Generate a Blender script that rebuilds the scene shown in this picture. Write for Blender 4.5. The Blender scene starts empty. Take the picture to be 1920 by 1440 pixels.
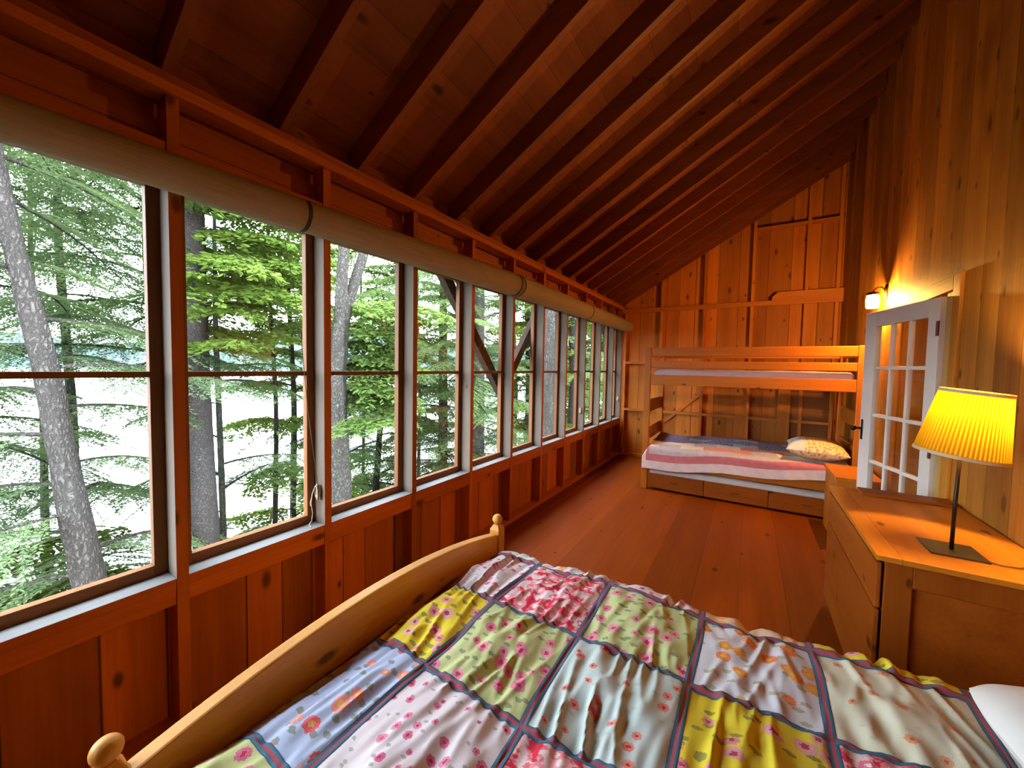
import bpy, math, random
import numpy as np
from mathutils import Vector, Matrix

SC = bpy.context.scene
COL = SC.collection
R = math.radians

# ------------------------------------------------------------------ camera
FPX = 717.63                                  # focal length in pixels of the 1920 wide frame
YAW, PITCH, ROLL = 0.553694, 0.046378, -0.018156
CAMH = 1.47
_f = Vector((-math.sin(YAW)*math.cos(PITCH), math.cos(YAW)*math.cos(PITCH), -math.sin(PITCH)))
_r0 = Vector((math.cos(YAW), math.sin(YAW), 0)); _d0 = _f.cross(_r0)
_r = math.cos(ROLL)*_r0 + math.sin(ROLL)*_d0
_d = -math.sin(ROLL)*_r0 + math.cos(ROLL)*_d0
cam = bpy.data.objects.new('camera', bpy.data.cameras.new('camera'))
COL.objects.link(cam)
cam.data.sensor_width = 36.0
cam.data.lens = FPX/1920*36.0
cam.data.clip_start = 0.02; cam.data.clip_end = 4000
cam.matrix_world = Matrix(((_r.x, -_d.x, -_f.x, 0), (_r.y, -_d.y, -_f.y, 0), (_r.z, -_d.z, -_f.z, CAMH), (0, 0, 0, 1)))
SC.camera = cam

# ------------------------------------------------------------------ sky, exposure
SKY = 24.0
W = bpy.data.worlds.new('overcast_sky'); SC.world = W; W.use_nodes = True
W.node_tree.nodes['Background'].inputs[0].default_value = (0.86, 0.94, 1.07, 1)
W.node_tree.nodes['Background'].inputs[1].default_value = SKY
SC.view_settings.view_transform = 'Standard'
SC.view_settings.look = 'None'
SC.view_settings.gamma = 1.0
SC.view_settings.use_curve_mapping = False
SC.view_settings.exposure = 0.0
try:
    SC.cycles.use_denoising = True
    SC.cycles.max_bounces = 10
    SC.cycles.diffuse_bounces = 6
    SC.cycles.transparent_max_bounces = 24
    SC.cycles.caustics_reflective = False
    SC.cycles.caustics_refractive = False
    SC.cycles.sample_clamp_indirect = 6.0
except Exception:
    pass

# light strengths (sconce and table lamp are built further down; hall fill is added)
SCONCE_W = 150.0
LAMP_W = 50.0
HALL_FILL_W = 14.0
WARM = (1.0, 0.50, 0.11)

# ------------------------------------------------------------------ room measures
XL, XB = -1.84, -1.929          # inner stud face and board face of the window wall
XR = 1.0                        # plank wall on the right
YS, YF = 6.511, 6.60            # far wall stud face and board face
YB = -1.6                       # wall behind the camera
PITCHR = 0.585                  # roof rise per metre
def roof_z(x): return 2.515 + PITCHR*(x - XL)   # underside of the rafters

# ------------------------------------------------------------------ node helpers
class NT:
    def __init__(s, mat):
        s.t = mat.node_tree; s.n = s.t.nodes; s.l = s.t.links
    def new(s, typ, **kw):
        n = s.n.new(typ)
        for k, v in kw.items(): setattr(n, k, v)
        return n
    def put(s, sock, v):
        if isinstance(v, bpy.types.NodeSocket): s.l.new(v, sock)
        elif isinstance(v, (tuple, list)) and len(v) == 3 and sock.type == 'RGBA': sock.default_value = (*v, 1)
        else: sock.default_value = v
    def math(s, op, a, b=0.0, c=0.0, clamp=False):
        n = s.new('ShaderNodeMath', operation=op, use_clamp=clamp)
        s.put(n.inputs[0], a); s.put(n.inputs[1], b); s.put(n.inputs[2], c)
        return n.outputs[0]
    def mix(s, f, a, b, blend='MIX'):
        n = s.new('ShaderNodeMixRGB', blend_type=blend)
        s.put(n.inputs[0], f); s.put(n.inputs[1], a); s.put(n.inputs[2], b)
        return n.outputs[0]
    def xyz(s, x, y, z):
        n = s.new('ShaderNodeCombineXYZ')
        s.put(n.inputs[0], x); s.put(n.inputs[1], y); s.put(n.inputs[2], z)
        return n.outputs[0]
    def noise(s, v, scale=1.0, detail=3.0, rough=0.55):
        n = s.new('ShaderNodeTexNoise')
        s.put(n.inputs['Vector'], v); s.put(n.inputs['Scale'], scale)
        s.put(n.inputs['Detail'], detail); s.put(n.inputs['Roughness'], rough)
        return n.outputs[0]
    def white(s, v):
        n = s.new('ShaderNodeTexWhiteNoise', noise_dimensions='3D'); s.put(n.inputs['Vector'], v)
        return n.outputs[0], n.outputs[1]
    def voro(s, v, scale=1.0, dim='3D', feature='F1', rnd=1.0):
        n = s.new('ShaderNodeTexVoronoi', voronoi_dimensions=dim, feature=feature)
        s.put(n.inputs['Vector'], v); s.put(n.inputs['Scale'], scale); s.put(n.inputs['Randomness'], rnd)
        return n
    def ramp(s, v, lo, hi):
        n = s.new('ShaderNodeMapRange', clamp=True)
        s.put(n.inputs[0], v); s.put(n.inputs[1], lo); s.put(n.inputs[2], hi)
        return n.outputs[0]

def new_mat(name):
    m = bpy.data.materials.new(name); m.use_nodes = True
    for n in list(m.node_tree.nodes): m.node_tree.nodes.remove(n)
    k = NT(m)
    out = k.new('ShaderNodeOutputMaterial')
    return m, k, out

def principled(k, out, color, rough=0.6, spec=0.5, metal=0.0, bump=None, bs=0.3, bd=0.01):
    p = k.new('ShaderNodeBsdfPrincipled')
    k.put(p.inputs['Base Color'], color); k.put(p.inputs['Roughness'], rough)
    k.put(p.inputs['Specular IOR Level'], spec); k.put(p.inputs['Metallic'], metal)
    if bump is not None:
        b = k.new('ShaderNodeBump'); k.put(b.inputs['Strength'], bs); k.put(b.inputs['Distance'], bd)
        k.put(b.inputs['Height'], bump); k.l.new(b.outputs[0], p.inputs['Normal'])
    k.l.new(p.outputs[0], out.inputs[0])
    return p

_cache = {}
def plain(name, color, rough=0.6, metal=0.0, spec=0.5, var=0.12, scale=18.0):
    if name in _cache: return _cache[name]
    m, k, out = new_mat(name)
    tc = k.new('ShaderNodeTexCoord').outputs['Object']
    n = k.noise(tc, scale, 4)
    c = k.mix(k.math('MULTIPLY', n, 1.0), tuple(x*(1-var) for x in color), tuple(min(1, x*(1+var)) for x in color))
    principled(k, out, c, rough, spec, metal, bump=n, bs=0.08, bd=0.004)
    _cache[name] = m
    return m

def wood(name, light, dark, axis='z', across='x', plank=None, tone=0.35, knots=0.5, rough=0.55, gap=0.004,
         stain=0.0, knot_scale=1.0, spec=0.3, jit=0.25):
    """plank or stick wood: grain along axis, boards laid side by side across"""
    key = (name, axis, across)
    if key in _cache: return _cache[key]
    m, k, out = new_mat('%s_%s%s' % (name, axis, across))
    tc = k.new('ShaderNodeTexCoord').outputs['Object']
    rnd = k.new('ShaderNodeObjectInfo').outputs['Random']
    sp = k.new('ShaderNodeSeparateXYZ'); k.put(sp.inputs[0], tc)
    ax = {'x': sp.outputs[0], 'y': sp.outputs[1], 'z': sp.outputs[2]}
    third = [c for c in 'xyz' if c not in (axis, across)][0]
    g, a, b = ax[axis], ax[across], ax[third]
    if plank:
        # boards of unequal width: warp the across coordinate
        w1 = k.math('MULTIPLY', k.math('SINE', k.math('MULTIPLY', a, 5.3)), plank*jit)
        w2 = k.math('MULTIPLY', k.math('SINE', k.math('MULTIPLY', a, 13.1)), plank*jit*0.45)
        aw = k.math('DIVIDE', k.math('ADD', k.math('ADD', a, w1), w2), plank)
        pid = k.math('FLOOR', aw)
        fr = k.math('FRACT', aw)
        edge = k.math('MINIMUM', fr, k.math('SUBTRACT', 1.0, fr))
        gapm = k.math('SUBTRACT', 1.0, k.ramp(edge, gap/plank*0.4, gap/plank*1.2))
    else:
        pid = k.math('MULTIPLY', rnd, 57.0); gapm = None
    wn, wc = k.white(k.xyz(pid, 3.7, k.math('MULTIPLY', rnd, 31.0)))
    g2 = k.math('ADD', g, k.math('MULTIPLY', wn, 19.0))
    v_f = k.xyz(k.math('MULTIPLY', a, 55.0), k.math('MULTIPLY', b, 55.0), k.math('MULTIPLY', g2, 2.2))
    v_c = k.xyz(k.math('MULTIPLY', a, 9.0), k.math('MULTIPLY', b, 9.0), k.math('MULTIPLY', g2, 0.8))
    fine = k.noise(v_f, 1.0, 4, 0.6)
    coarse = k.noise(v_c, 1.0, 3, 0.5)
    f = k.math('ADD', k.math('MULTIPLY', fine, 0.45), k.math('MULTIPLY', coarse, 0.75))
    f = k.ramp(f, 0.35, 0.85)
    c = k.mix(f, dark, light)
    tn = k.math('ADD', 1.0 - tone, k.math('MULTIPLY', wn, tone*1.6))
    tv = k.new('ShaderNodeCombineXYZ')
    for i in range(3): k.put(tv.inputs[i], tn)
    c = k.mix(1.0, c, tv.outputs[0], 'MULTIPLY')
    if knots > 0:
        ks = knot_scale
        vo = k.voro(k.xyz(k.math('MULTIPLY', a, 5.5*ks), k.math('MULTIPLY', g2, 2.6*ks), 0.0), 1.0, '2D')
        cs = k.new('ShaderNodeSeparateColor'); k.put(cs.inputs[0], vo.outputs['Color'])
        on = k.math('LESS_THAN', cs.outputs[0], knots)
        rad = k.math('ADD', 0.04, k.math('MULTIPLY', cs.outputs[1], 0.11))
        kd = k.math('DIVIDE', vo.outputs['Distance'], rad)
        kn = k.math('MULTIPLY', k.math('SUBTRACT', 1.0, k.ramp(kd, 0.45, 1.0)), on)
        c = k.mix(k.math('MULTIPLY', kn, 0.8), c, tuple(x*0.16 for x in dark))
    if stain > 0:
        st = k.ramp(k.noise(k.xyz(k.math('MULTIPLY', a, 2.4), k.math('MULTIPLY', b, 2.4), k.math('MULTIPLY', g2, 1.1)), 1.0, 5, 0.62), 0.50, 0.72)
        c = k.mix(k.math('MULTIPLY', st, stain), c, tuple(x*0.42 for x in dark))
    h = fine
    if gapm is not None:
        c = k.mix(k.math('MULTIPLY', gapm, 0.85), c, tuple(x*0.12 for x in dark))
        h = k.math('SUBTRACT', k.math('MULTIPLY', fine, 0.35), k.math('MULTIPLY', gapm, 1.5))
    principled(k, out, c, rough, spec, 0.0, bump=h, bs=0.35, bd=0.004)
    _cache[key] = m
    return m

# ------------------------------------------------------------------ mesh helper
class MB:
    def __init__(s):
        s.v = []; s.f = []; s.m = []
    def add(s, vs, fs, mi=0):
        o = len(s.v); s.v += [tuple(v) for v in vs]
        for i, f in enumerate(fs):
            s.f.append(tuple(o+j for j in f)); s.m.append(mi[i] if isinstance(mi, (list, tuple)) else mi)
        return s
    def box(s, x0, x1, y0, y1, z0, z1, mi=0):
        """mi: one index or six: x0,x1,y0,y1,z0,z1 faces"""
        v = [(x0, y0, z0), (x1, y0, z0), (x1, y1, z0), (x0, y1, z0), (x0, y0, z1), (x1, y0, z1), (x1, y1, z1), (x0, y1, z1)]
        f = [(0, 4, 7, 3), (1, 2, 6, 5), (0, 1, 5, 4), (3, 7, 6, 2), (0, 3, 2, 1), (4, 5, 6, 7)]
        return s.add(v, f, mi)
    def prism(s, poly, lo, hi, axis='y', mi=0):
        """extrude a polygon given in the two other axes (order x,y,z)"""
        n = len(poly)
        def P(p, h):
            return {'x': (h, p[0], p[1]), 'y': (p[0], h, p[1]), 'z': (p[0], p[1], h)}[axis]
        v = [P(p, lo) for p in poly] + [P(p, hi) for p in poly]
        f = [tuple(range(n)), tuple(range(2*n-1, n-1, -1))] + [(i, i+n, (i+1) % n+n, (i+1) % n) for i in range(n)]
        return s.add(v, f, mi)
    def tube(s, pts, r, n=8, mi=0, cap=True):
        pts = [Vector(p) for p in pts]
        rs = [float(q) for q in r] if isinstance(r, (list, tuple)) else [float(r)]*len(pts)
        rings = []; up = None
        for i, p in enumerate(pts):
            d = (pts[min(i+1, len(pts)-1)] - pts[max(i-1, 0)]).normalized()
            if up is None: up = Vector((0, 0, 1)) if abs(d.z) < 0.9 else Vector((1, 0, 0))
            a = d.cross(up).normalized(); b = a.cross(d).normalized(); up = b
            rings.append([p + rs[i]*(math.cos(2*math.pi*j/n)*a + math.sin(2*math.pi*j/n)*b) for j in range(n)])
        v = [q for ring in rings for q in ring]
        f = [(i*n+j, i*n+(j+1) % n, (i+1)*n+(j+1) % n, (i+1)*n+j) for i in range(len(pts)-1) for j in range(n)]
        if cap: f += [tuple(range(n-1, -1, -1)), tuple(range((len(pts)-1)*n, len(pts)*n))]
        return s.add(v, f, mi)
    def lathe(s, prof, c=(0, 0, 0), n=24, mi=0, cap=True):
        v = [(c[0]+r*math.cos(2*math.pi*j/n), c[1]+r*math.sin(2*math.pi*j/n), c[2]+z) for r, z in prof for j in range(n)]
        k = len(prof)
        f = [(i*n+j, i*n+(j+1) % n, (i+1)*n+(j+1) % n, (i+1)*n+j) for i in range(k-1) for j in range(n)]
        if cap: f += [tuple(range(n-1, -1, -1)), tuple(range((k-1)*n, k*n))]
        return s.add(v, f, mi)
    def build(s, name, mats, parent=None, origin=None, bevel=0.0, smooth=False, kind=None):
        me = bpy.data.meshes.new(name)
        o0 = origin if origin is not None else ((parent.get('_o') if parent and '_o' in parent else None) or (0, 0, 0))
        me.from_pydata([(v[0]-o0[0], v[1]-o0[1], v[2]-o0[2]) for v in s.v], [], s.f)
        for m in (mats if isinstance(mats, (list, tuple)) else [mats]): me.materials.append(m)
        me.polygons.foreach_set('material_index', s.m)
        if smooth: me.polygons.foreach_set('use_smooth', [True]*len(s.f))
        me.update()
        o = bpy.data.objects.new(name, me); COL.objects.link(o)
        if parent is not None:
            o.parent = parent
            o['_o'] = tuple(o0)
        elif origin is not None:
            o.location = origin; o['_o'] = tuple(origin)
        else:
            o['_o'] = (0.0, 0.0, 0.0)
        if bevel > 0:
            b = o.modifiers.new('bevel', 'BEVEL'); b.width = bevel; b.segments = 2; b.limit_method = 'ANGLE'; b.angle_limit = R(40)
        if kind: o['kind'] = kind
        return o

def grid_mesh(name, P, mats, mi=None, uv=None, parent=None, origin=(0, 0, 0), smooth=True, close=False):
    """P: (n, m, 3) array of points -> one mesh"""
    n, m_, _ = P.shape
    idx = np.arange(n*m_).reshape(n, m_)
    q = np.stack([idx[:-1, :-1], idx[1:, :-1], idx[1:, 1:], idx[:-1, 1:]], -1).reshape(-1, 4)
    V = P.reshape(-1, 3) - np.array(origin)
    me = bpy.data.meshes.new(name)
    me.from_pydata(V.tolist(), [], q.tolist())
    for mt in mats: me.materials.append(mt)
    if mi is not None: me.polygons.foreach_set('material_index', np.asarray(mi, dtype=np.int32).reshape(-1))
    me.polygons.foreach_set('use_smooth', np.full(len(q), smooth))
    if uv is not None:
        lay = me.uv_layers.new(name='UVMap')
        lay.data.foreach_set('uv', uv.reshape(-1, 2)[q.reshape(-1)].astype(np.float32).reshape(-1))
    me.update()
    o = bpy.data.objects.new(name, me); COL.objects.link(o)
    if parent is not None: o.parent = parent
    else: o.location = origin
    o['_o'] = tuple(origin)
    return o

def empty(name, loc=(0, 0, 0), rotz=0.0, local=False):
    """local=True: the parts are given in the thing's own coordinates"""
    o = bpy.data.objects.new(name, None); COL.objects.link(o)
    o.location = loc; o.rotation_euler = (0, 0, rotz); o.empty_display_size = 0.1
    o['_o'] = (0.0, 0.0, 0.0) if local else tuple(loc)
    return o
def thing(name, label, cat, loc=(0, 0, 0), rotz=0.0, group=None, local=False):
    return tag(empty(name, loc, rotz, local), label, cat, group)
def tag(o, label, cat, group=None, kind=None):
    o['label'] = label; o['category'] = cat
    if group: o['group'] = group
    if kind: o['kind'] = kind
    return o
def structure(name, loc=(0, 0, 0), rotz=0.0, local=False):
    o = empty(name, loc, rotz, local); o['kind'] = 'structure'; return o

def copy_tree(o, parent=None):
    c = o.copy(); COL.objects.link(c)
    if parent is not None: c.parent = parent
    for ch in list(o.children): copy_tree(ch, c)
    return c

def vnoise(x, y, seed=0):
    x = np.asarray(x, float); y = np.asarray(y, float)
    xi = np.floor(x).astype(np.int64); yi = np.floor(y).astype(np.int64)
    fx = x-xi; fy = y-yi
    fx = fx*fx*(3-2*fx); fy = fy*fy*(3-2*fy)
    def h(a, b):
        n = (a*374761393 + b*668265263 + seed*974711) & 0x7fffffff
        n = ((n ^ (n >> 13))*1274126177) & 0x7fffffff
        return ((n ^ (n >> 16)) & 0xffff)/65535.0*2-1
    return (h(xi, yi)*(1-fx)+h(xi+1, yi)*fx)*(1-fy) + (h(xi, yi+1)*(1-fx)+h(xi+1, yi+1)*fx)*fy

# ------------------------------------------------------------------ materials
W_FAR = dict(light=(0.70, 0.245, 0.026), dark=(0.48, 0.120, 0.010))
W_RIGHT = dict(light=(0.64, 0.280, 0.028), dark=(0.36, 0.108, 0.007))
W_RED = dict(light=(0.56, 0.150, 0.022), dark=(0.33, 0.070, 0.009))
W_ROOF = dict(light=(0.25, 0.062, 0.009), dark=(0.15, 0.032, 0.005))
W_PINE = dict(light=(0.56, 0.180, 0.014), dark=(0.42, 0.118, 0.007))
W_FOOT = dict(light=(0.69, 0.34, 0.066), dark=(0.57, 0.225, 0.030))
W_BLEACH_LIT = dict(light=(0.175, 0.138, 0.108), dark=(0.115, 0.084, 0.061))  # bleached grey with the window light put into its colour
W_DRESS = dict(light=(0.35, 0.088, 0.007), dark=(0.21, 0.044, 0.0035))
def frame_wood(axis, across): return wood('stud_wood', axis=axis, across=across, knots=0.25, tone=0.3, **W_RED)
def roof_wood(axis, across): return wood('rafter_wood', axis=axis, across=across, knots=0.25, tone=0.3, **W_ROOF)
def pine(axis, across): return wood('bunk_pine', axis=axis, across=across, knots=0.22, tone=0.15, rough=0.42, **W_PINE)
def bed_pine(axis, across): return wood('bed_pine', axis=axis, across=across, knots=0.3, tone=0.1, rough=0.42, **W_FOOT)
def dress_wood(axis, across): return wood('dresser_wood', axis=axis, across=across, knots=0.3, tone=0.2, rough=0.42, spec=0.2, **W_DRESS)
BLEACH = wood('bleached_lit_wood', axis='z', across='x', knots=0.22, tone=0.15, rough=0.8, stain=0.15, **W_BLEACH_LIT)
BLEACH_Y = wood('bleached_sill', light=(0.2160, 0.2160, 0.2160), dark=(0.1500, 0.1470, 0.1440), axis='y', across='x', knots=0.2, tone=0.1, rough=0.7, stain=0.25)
SASH = wood('sash_wood', light=(0.23, 0.090, 0.024), dark=(0.15, 0.050, 0.012), axis='z', across='y', knots=0.0, tone=0.2)
DARKMETAL = plain('dark_metal', (0.03, 0.022, 0.018), 0.4, 0.8)
WHITE = plain('white_paint', (0.75, 0.71, 0.645), 0.45, var=0.04, scale=6)

def glass(name, tint=(1, 1, 1), refl=0.06):
    m, k, out = new_mat(name)
    tr = k.new('ShaderNodeBsdfTransparent'); k.put(tr.inputs[0], tint)
    gl = k.new('ShaderNodeBsdfGlossy'); k.put(gl.inputs['Roughness'], 0.02)
    lw = k.new('ShaderNodeLayerWeight'); k.put(lw.inputs['Blend'], 0.25)
    mx = k.new('ShaderNodeMixShader')
    k.put(mx.inputs[0], k.math('MULTIPLY', k.math('ADD', k.math('MULTIPLY', lw.outputs['Fresnel'], 0.14), 0.008), 1.0))
    k.l.new(tr.outputs[0], mx.inputs[1]); k.l.new(gl.outputs[0], mx.inputs[2])
    k.l.new(mx.outputs[0], out.inputs[0])
    return m
GLASS = glass('window_glass', (0.97, 0.99, 0.98))
DGLASS = glass('door_glass', (0.95, 0.95, 0.93))

# ------------------------------------------------------------------ floor
FLOORM = wood('floor_boards', light=(0.255, 0.048, 0.002), dark=(0.180, 0.028, 0.0015), axis='y', across='x', plank=0.29, tone=0.25, knots=0.26,
              rough=0.5, gap=0.0012, jit=0.12, spec=0.10)
MB().box(-1.97, 2.6, YB-0.05, 6.65, -0.12, 0.0).build('floor', FLOORM, kind='structure')

# ------------------------------------------------------------------ window wall
STUD_R = [0.588+0.605*k for k in range(-4, 10)]            # far edge of each stud
wall_left = structure('wall_left')
APRON = wood('apron_boards', axis='z', across='y', plank=0.19, tone=0.45, knots=0.25, rough=0.65, gap=0.004, **W_RED)
MB().box(XB-0.03, XB, YB, 6.62, 0.0, 0.60).build('lower_boards', APRON, wall_left)
m = MB()
m.box(XB-0.03, XB, YB, 6.62, 2.18, 2.375)
m.box(XB-0.05, XB-0.028, YB, 6.62, 2.36, 2.56)
m.build('upper_boards', wood('upper_boards', axis='y', across='z', plank=0.19, tone=0.2, knots=0.3, gap=0.003, **W_RED), wall_left)
MB().box(XB-0.002, XL+0.001, YB, YS, 0.0, 0.038).build('bottom_plate', frame_wood('y', 'x'), wall_left, bevel=0.002)
MB().box(XB+0.001, XL+0.02, YB, YS, 2.437, 2.475).build('top_plate', frame_wood('y', 'x'), wall_left, bevel=0.003)
MB().box(XB-0.03, XL+0.004, YB, YS, 2.476, 2.514).build('top_plate', frame_wood('y', 'x'), wall_left, bevel=0.003)
edges = STUD_R + [6.505]
for k, y1 in enumerate(edges):
    y0 = y1-0.038
    m = MB()
    m.box(XB, XL, y0, y1, 0.039, 0.592, 0)
    m.box(XB, XL, y0, y1, 0.592, 2.16, [0, 0, 1, 1, 0, 0])  # grey sides only along the window-lit stretch, light put into the colour
    m.box(XB, XL, y0, y1, 2.16, 2.436, 0)
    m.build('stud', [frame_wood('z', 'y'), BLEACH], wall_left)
for k in range(len(edges)-1):
    ya, yb = edges[k]+0.0005, edges[k+1]-0.0385
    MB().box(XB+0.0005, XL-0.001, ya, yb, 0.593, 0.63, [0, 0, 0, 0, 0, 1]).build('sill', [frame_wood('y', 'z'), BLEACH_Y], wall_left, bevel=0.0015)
    MB().box(XL-0.039, XL-0.003, ya, yb, 0.528, 0.5925).build('rail', frame_wood('y', 'z'), wall_left, bevel=0.002)
    MB().box(XB, XL-0.004, ya, yb, 2.16, 2.267).build('header', frame_wood('y', 'z'), wall_left, bevel=0.002)

CASING = plain('weathered_casing', (0.1200, 0.1200, 0.1140), 0.8)
GAPM = plain('screen_track', (0.02, 0.02, 0.02), 0.6)
wn = 0
for k in range(len(edges)-1):
    ya, yb = edges[k], edges[k+1]-0.038
    wn += 1
    w = structure('window_%d' % wn, (XB-0.02, (ya+yb)/2, 0.63))
    x0, x1 = XB-0.036, XB-0.0005
    fw = 0.040
    m = MB()
    m.box(x0, x1, ya-0.015, ya+fw, 0.612, 2.175)
    m.box(x0, x1, yb-fw, yb+0.015, 0.612, 2.175)
    m.build('stile', SASH, w, bevel=0.002)
    m = MB()
    m.box(x0, x1, ya+fw, yb-fw, 0.612, 0.672)
    m.box(x0, x1, ya+fw, yb-fw, 2.12, 2.175)
    m.build('sash_rail', wood('sash_wood', light=(0.23, 0.090, 0.024), dark=(0.15, 0.050, 0.012), axis='y', across='z', knots=0.0, tone=0.2), w, bevel=0.002)
    MB().box(x0+0.004, x1-0.003, ya+fw, yb-fw, 1.403, 1.425).build('muntin', wood('sash_wood', light=(0.23, 0.090, 0.024), dark=(0.15, 0.050, 0.012), axis='y', across='z', knots=0.0, tone=0.2), w)
    MB().box(x0+0.014, x0+0.018, ya+fw-0.004, yb-fw+0.004, 0.668, 2.124).build('pane', GLASS, w)
    m = MB()
    m.box(XB-0.049, XB-0.037, yb-0.006, yb+0.034, 0.60, 2.2, 0)
    m.box(XB-0.056, XB-0.0495, yb-0.014, yb-0.002, 0.70, 2.1, 1)
    m.build('outer_casing', [CASING, GAPM], w)

# ------------------------------------------------------------------ roof
ceiling = structure('ceiling')
sx0, sx1 = -2.25, XR+0.04
def rz(x, up): return roof_z(x)+up
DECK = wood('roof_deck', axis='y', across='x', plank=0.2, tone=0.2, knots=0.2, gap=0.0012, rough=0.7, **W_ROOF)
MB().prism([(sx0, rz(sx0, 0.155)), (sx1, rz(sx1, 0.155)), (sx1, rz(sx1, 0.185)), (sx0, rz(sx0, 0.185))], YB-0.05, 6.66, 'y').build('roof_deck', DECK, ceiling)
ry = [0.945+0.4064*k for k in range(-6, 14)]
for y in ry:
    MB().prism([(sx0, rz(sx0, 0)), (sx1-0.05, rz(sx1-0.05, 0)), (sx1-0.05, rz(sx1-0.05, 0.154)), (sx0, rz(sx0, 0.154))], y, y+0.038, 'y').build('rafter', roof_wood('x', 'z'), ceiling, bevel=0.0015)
MB().prism([(XL-0.1, rz(XL-0.1, 0)), (sx1-0.05, rz(sx1-0.05, 0)), (sx1-0.05, rz(sx1-0.05, 0.154)), (XL-0.1, rz(XL-0.1, 0.154))], 6.465, 6.505, 'y').build('rafter', roof_wood('x', 'z'), ceiling, bevel=0.0015)
MB().box(-2.28, -2.25, YB-0.05, 6.66, rz(sx0, -0.0), rz(sx0, 0.2)).build('fascia', roof_wood('y', 'z'), ceiling)
m = MB()
for i in range(len(ry)-1):
    m.box(XB-0.028, XB+0.01, ry[i]+0.0385, ry[i+1]-0.0005, 2.515, rz(XB, 0.15))
m.build('blocking', roof_wood('y', 'z'), ceiling)

# ------------------------------------------------------------------ far wall
wall_far = structure('wall_far')
FARB = wood('far_boards', axis='z', across='x', plank=0.235, tone=0.45, knots=0.55, rough=0.6, gap=0.003, jit=0.22, **W_FAR)
MB().prism([(-2.0, 0), (1.1, 0), (1.1, roof_z(1.1)+0.155), (-2.0, roof_z(-2.0)+0.155)], YF, YF+0.03, 'y').build('boards', FARB, wall_far)
def far_wood(axis, across): return wood('far_stud_wood', axis=axis, across=across, knots=0.25, tone=0.2, **W_FAR)
fx = [-1.80, -1.225, -0.612, 0.0, 0.615, 0.94]
for x in fx:
    MB().prism([(x-0.019, 0.039), (x+0.019, 0.039), (x+0.019, roof_z(x+0.019)-0.003), (x-0.019, roof_z(x-0.019)-0.003)], YS, YF-0.001, 'y').build('stud', far_wood('z', 'x'), wall_far)
MB().box(XL, XR-0.001, YS, YF-0.001, 0.0, 0.038).build('bottom_plate', far_wood('x', 'y'), wall_far)
MB().box(XL, 0.23, YS-0.028, YS-0.001, 2.385, 2.455).build('girt', far_wood('x', 'z'), wall_far, bevel=0.002)
MB().prism([(0.232, 2.385), (XR-0.002, 2.385), (XR-0.002, 2.565), (0.30, 2.565), (0.232, 2.50)], YS-0.028, YS-0.001, 'y').build('girt', far_wood('x', 'z'), wall_far, bevel=0.002)
for a, b in zip(fx[:-1], fx[1:]):
    MB().box(a+0.0195, b-0.0195, YS+0.004, YF-0.001, 0.762, 0.80).build('blocking', far_wood('x', 'y'), wall_far)
    if b < 0.7:
        MB().box(a+0.0195, b-0.0195, YS+0.004, YF-0.001, 1.545, 1.583).build('blocking', far_wood('x', 'y'), wall_far)
for a, b in ((0.0, 0.615), (0.615, 0.94)):
    MB().box(a+0.0195, b-0.0195, YS+0.004, YF-0.001, 3.455, 3.493).build('blocking', far_wood('x', 'y'), wall_far)
MB().prism([(-1.20, 0.60), (-1.13, 0.60), (-0.632, 1.06), (-0.632, 1.13)], YF-0.03, YF-0.001, 'y').build('brace', far_wood('x', 'z'), wall_far)
hm = wood('hatch_boards', light=(0.34, 0.12, 0.025), dark=(0.22, 0.065, 0.012), axis='x', across='z', plank=0.3, tone=0.25, knots=0.1)
MB().box(0.36, 0.50, YS-0.02, YS-0.001, 0.039, 1.55).build('hatch_post', far_wood('z', 'x'), wall_far, bevel=0.002)
MB().box(0.501, 0.919, YS+0.02, YF-0.002, 0.81, 1.54).build('hatch_panel', hm, wall_far)
MB().box(0.501, 0.919, YS+0.02, YF-0.002, 0.04, 0.755).build('hatch_panel', hm, wall_far)

# ------------------------------------------------------------------ right wall with the door opening
wall_right = structure('wall_right')
RB = wood('right_boards', axis='z', across='y', plank=0.175, tone=0.55, knots=0.55, rough=0.6, gap=0.002, stain=0.75, jit=0.25, **W_RIGHT)
DY0, DY1, DZ = 3.345, 4.115, 1.95
zt = roof_z(XR)+0.17
m = MB()
m.box(XR, XR+0.03, YB, DY0, 0, zt); m.box(XR, XR+0.03, DY1, YF+0.03, 0, zt); m.box(XR, XR+0.03, DY0, DY1, DZ, zt)
m.build('boards', RB, wall_right)
def trim_wood(axis, across): return wood('trim_wood', axis=axis, across=across, knots=0.2, tone=0.2, **W_RIGHT)
MB().box(XR-0.018, XR-0.0005, 3.145, 3.235, 0, 2.045).build('casing', trim_wood('z', 'y'), wall_right, bevel=0.003)
MB().box(XR-0.012, XR-0.0005, 3.237, 3.325, 0, 1.955).build('casing', wood('light_trim', light=(0.66, 0.42, 0.13), dark=(0.48, 0.27, 0.07), axis='z', across='y', knots=0.1, tone=0.1), wall_right, bevel=0.003)
MB().box(XR-0.018, XR-0.0005, 3.237, 4.30, 1.957, 2.045).build('casing', trim_wood('y', 'z'), wall_right, bevel=0.003)
MB().box(XR-0.012, XR-0.0005, 4.12, 4.19, 0, 1.955).build('casing', trim_wood('z', 'y'), wall_right, bevel=0.003)
m = MB()
m.box(XR+0.031, XR+0.14, DY1, DY1+0.02, 0, DZ); m.box(XR+0.031, XR+0.14, DY0-0.02, DY0, 0, DZ); m.box(XR+0.031, XR+0.14, DY0, DY1, DZ, DZ+0.02)
m.build('jamb', trim_wood('z', 'x'), wall_right)
MB().box(-2.0, XR+0.03, YB-0.03, YB, 0, 4.4).build('wall_back', RB, kind='structure')

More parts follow.
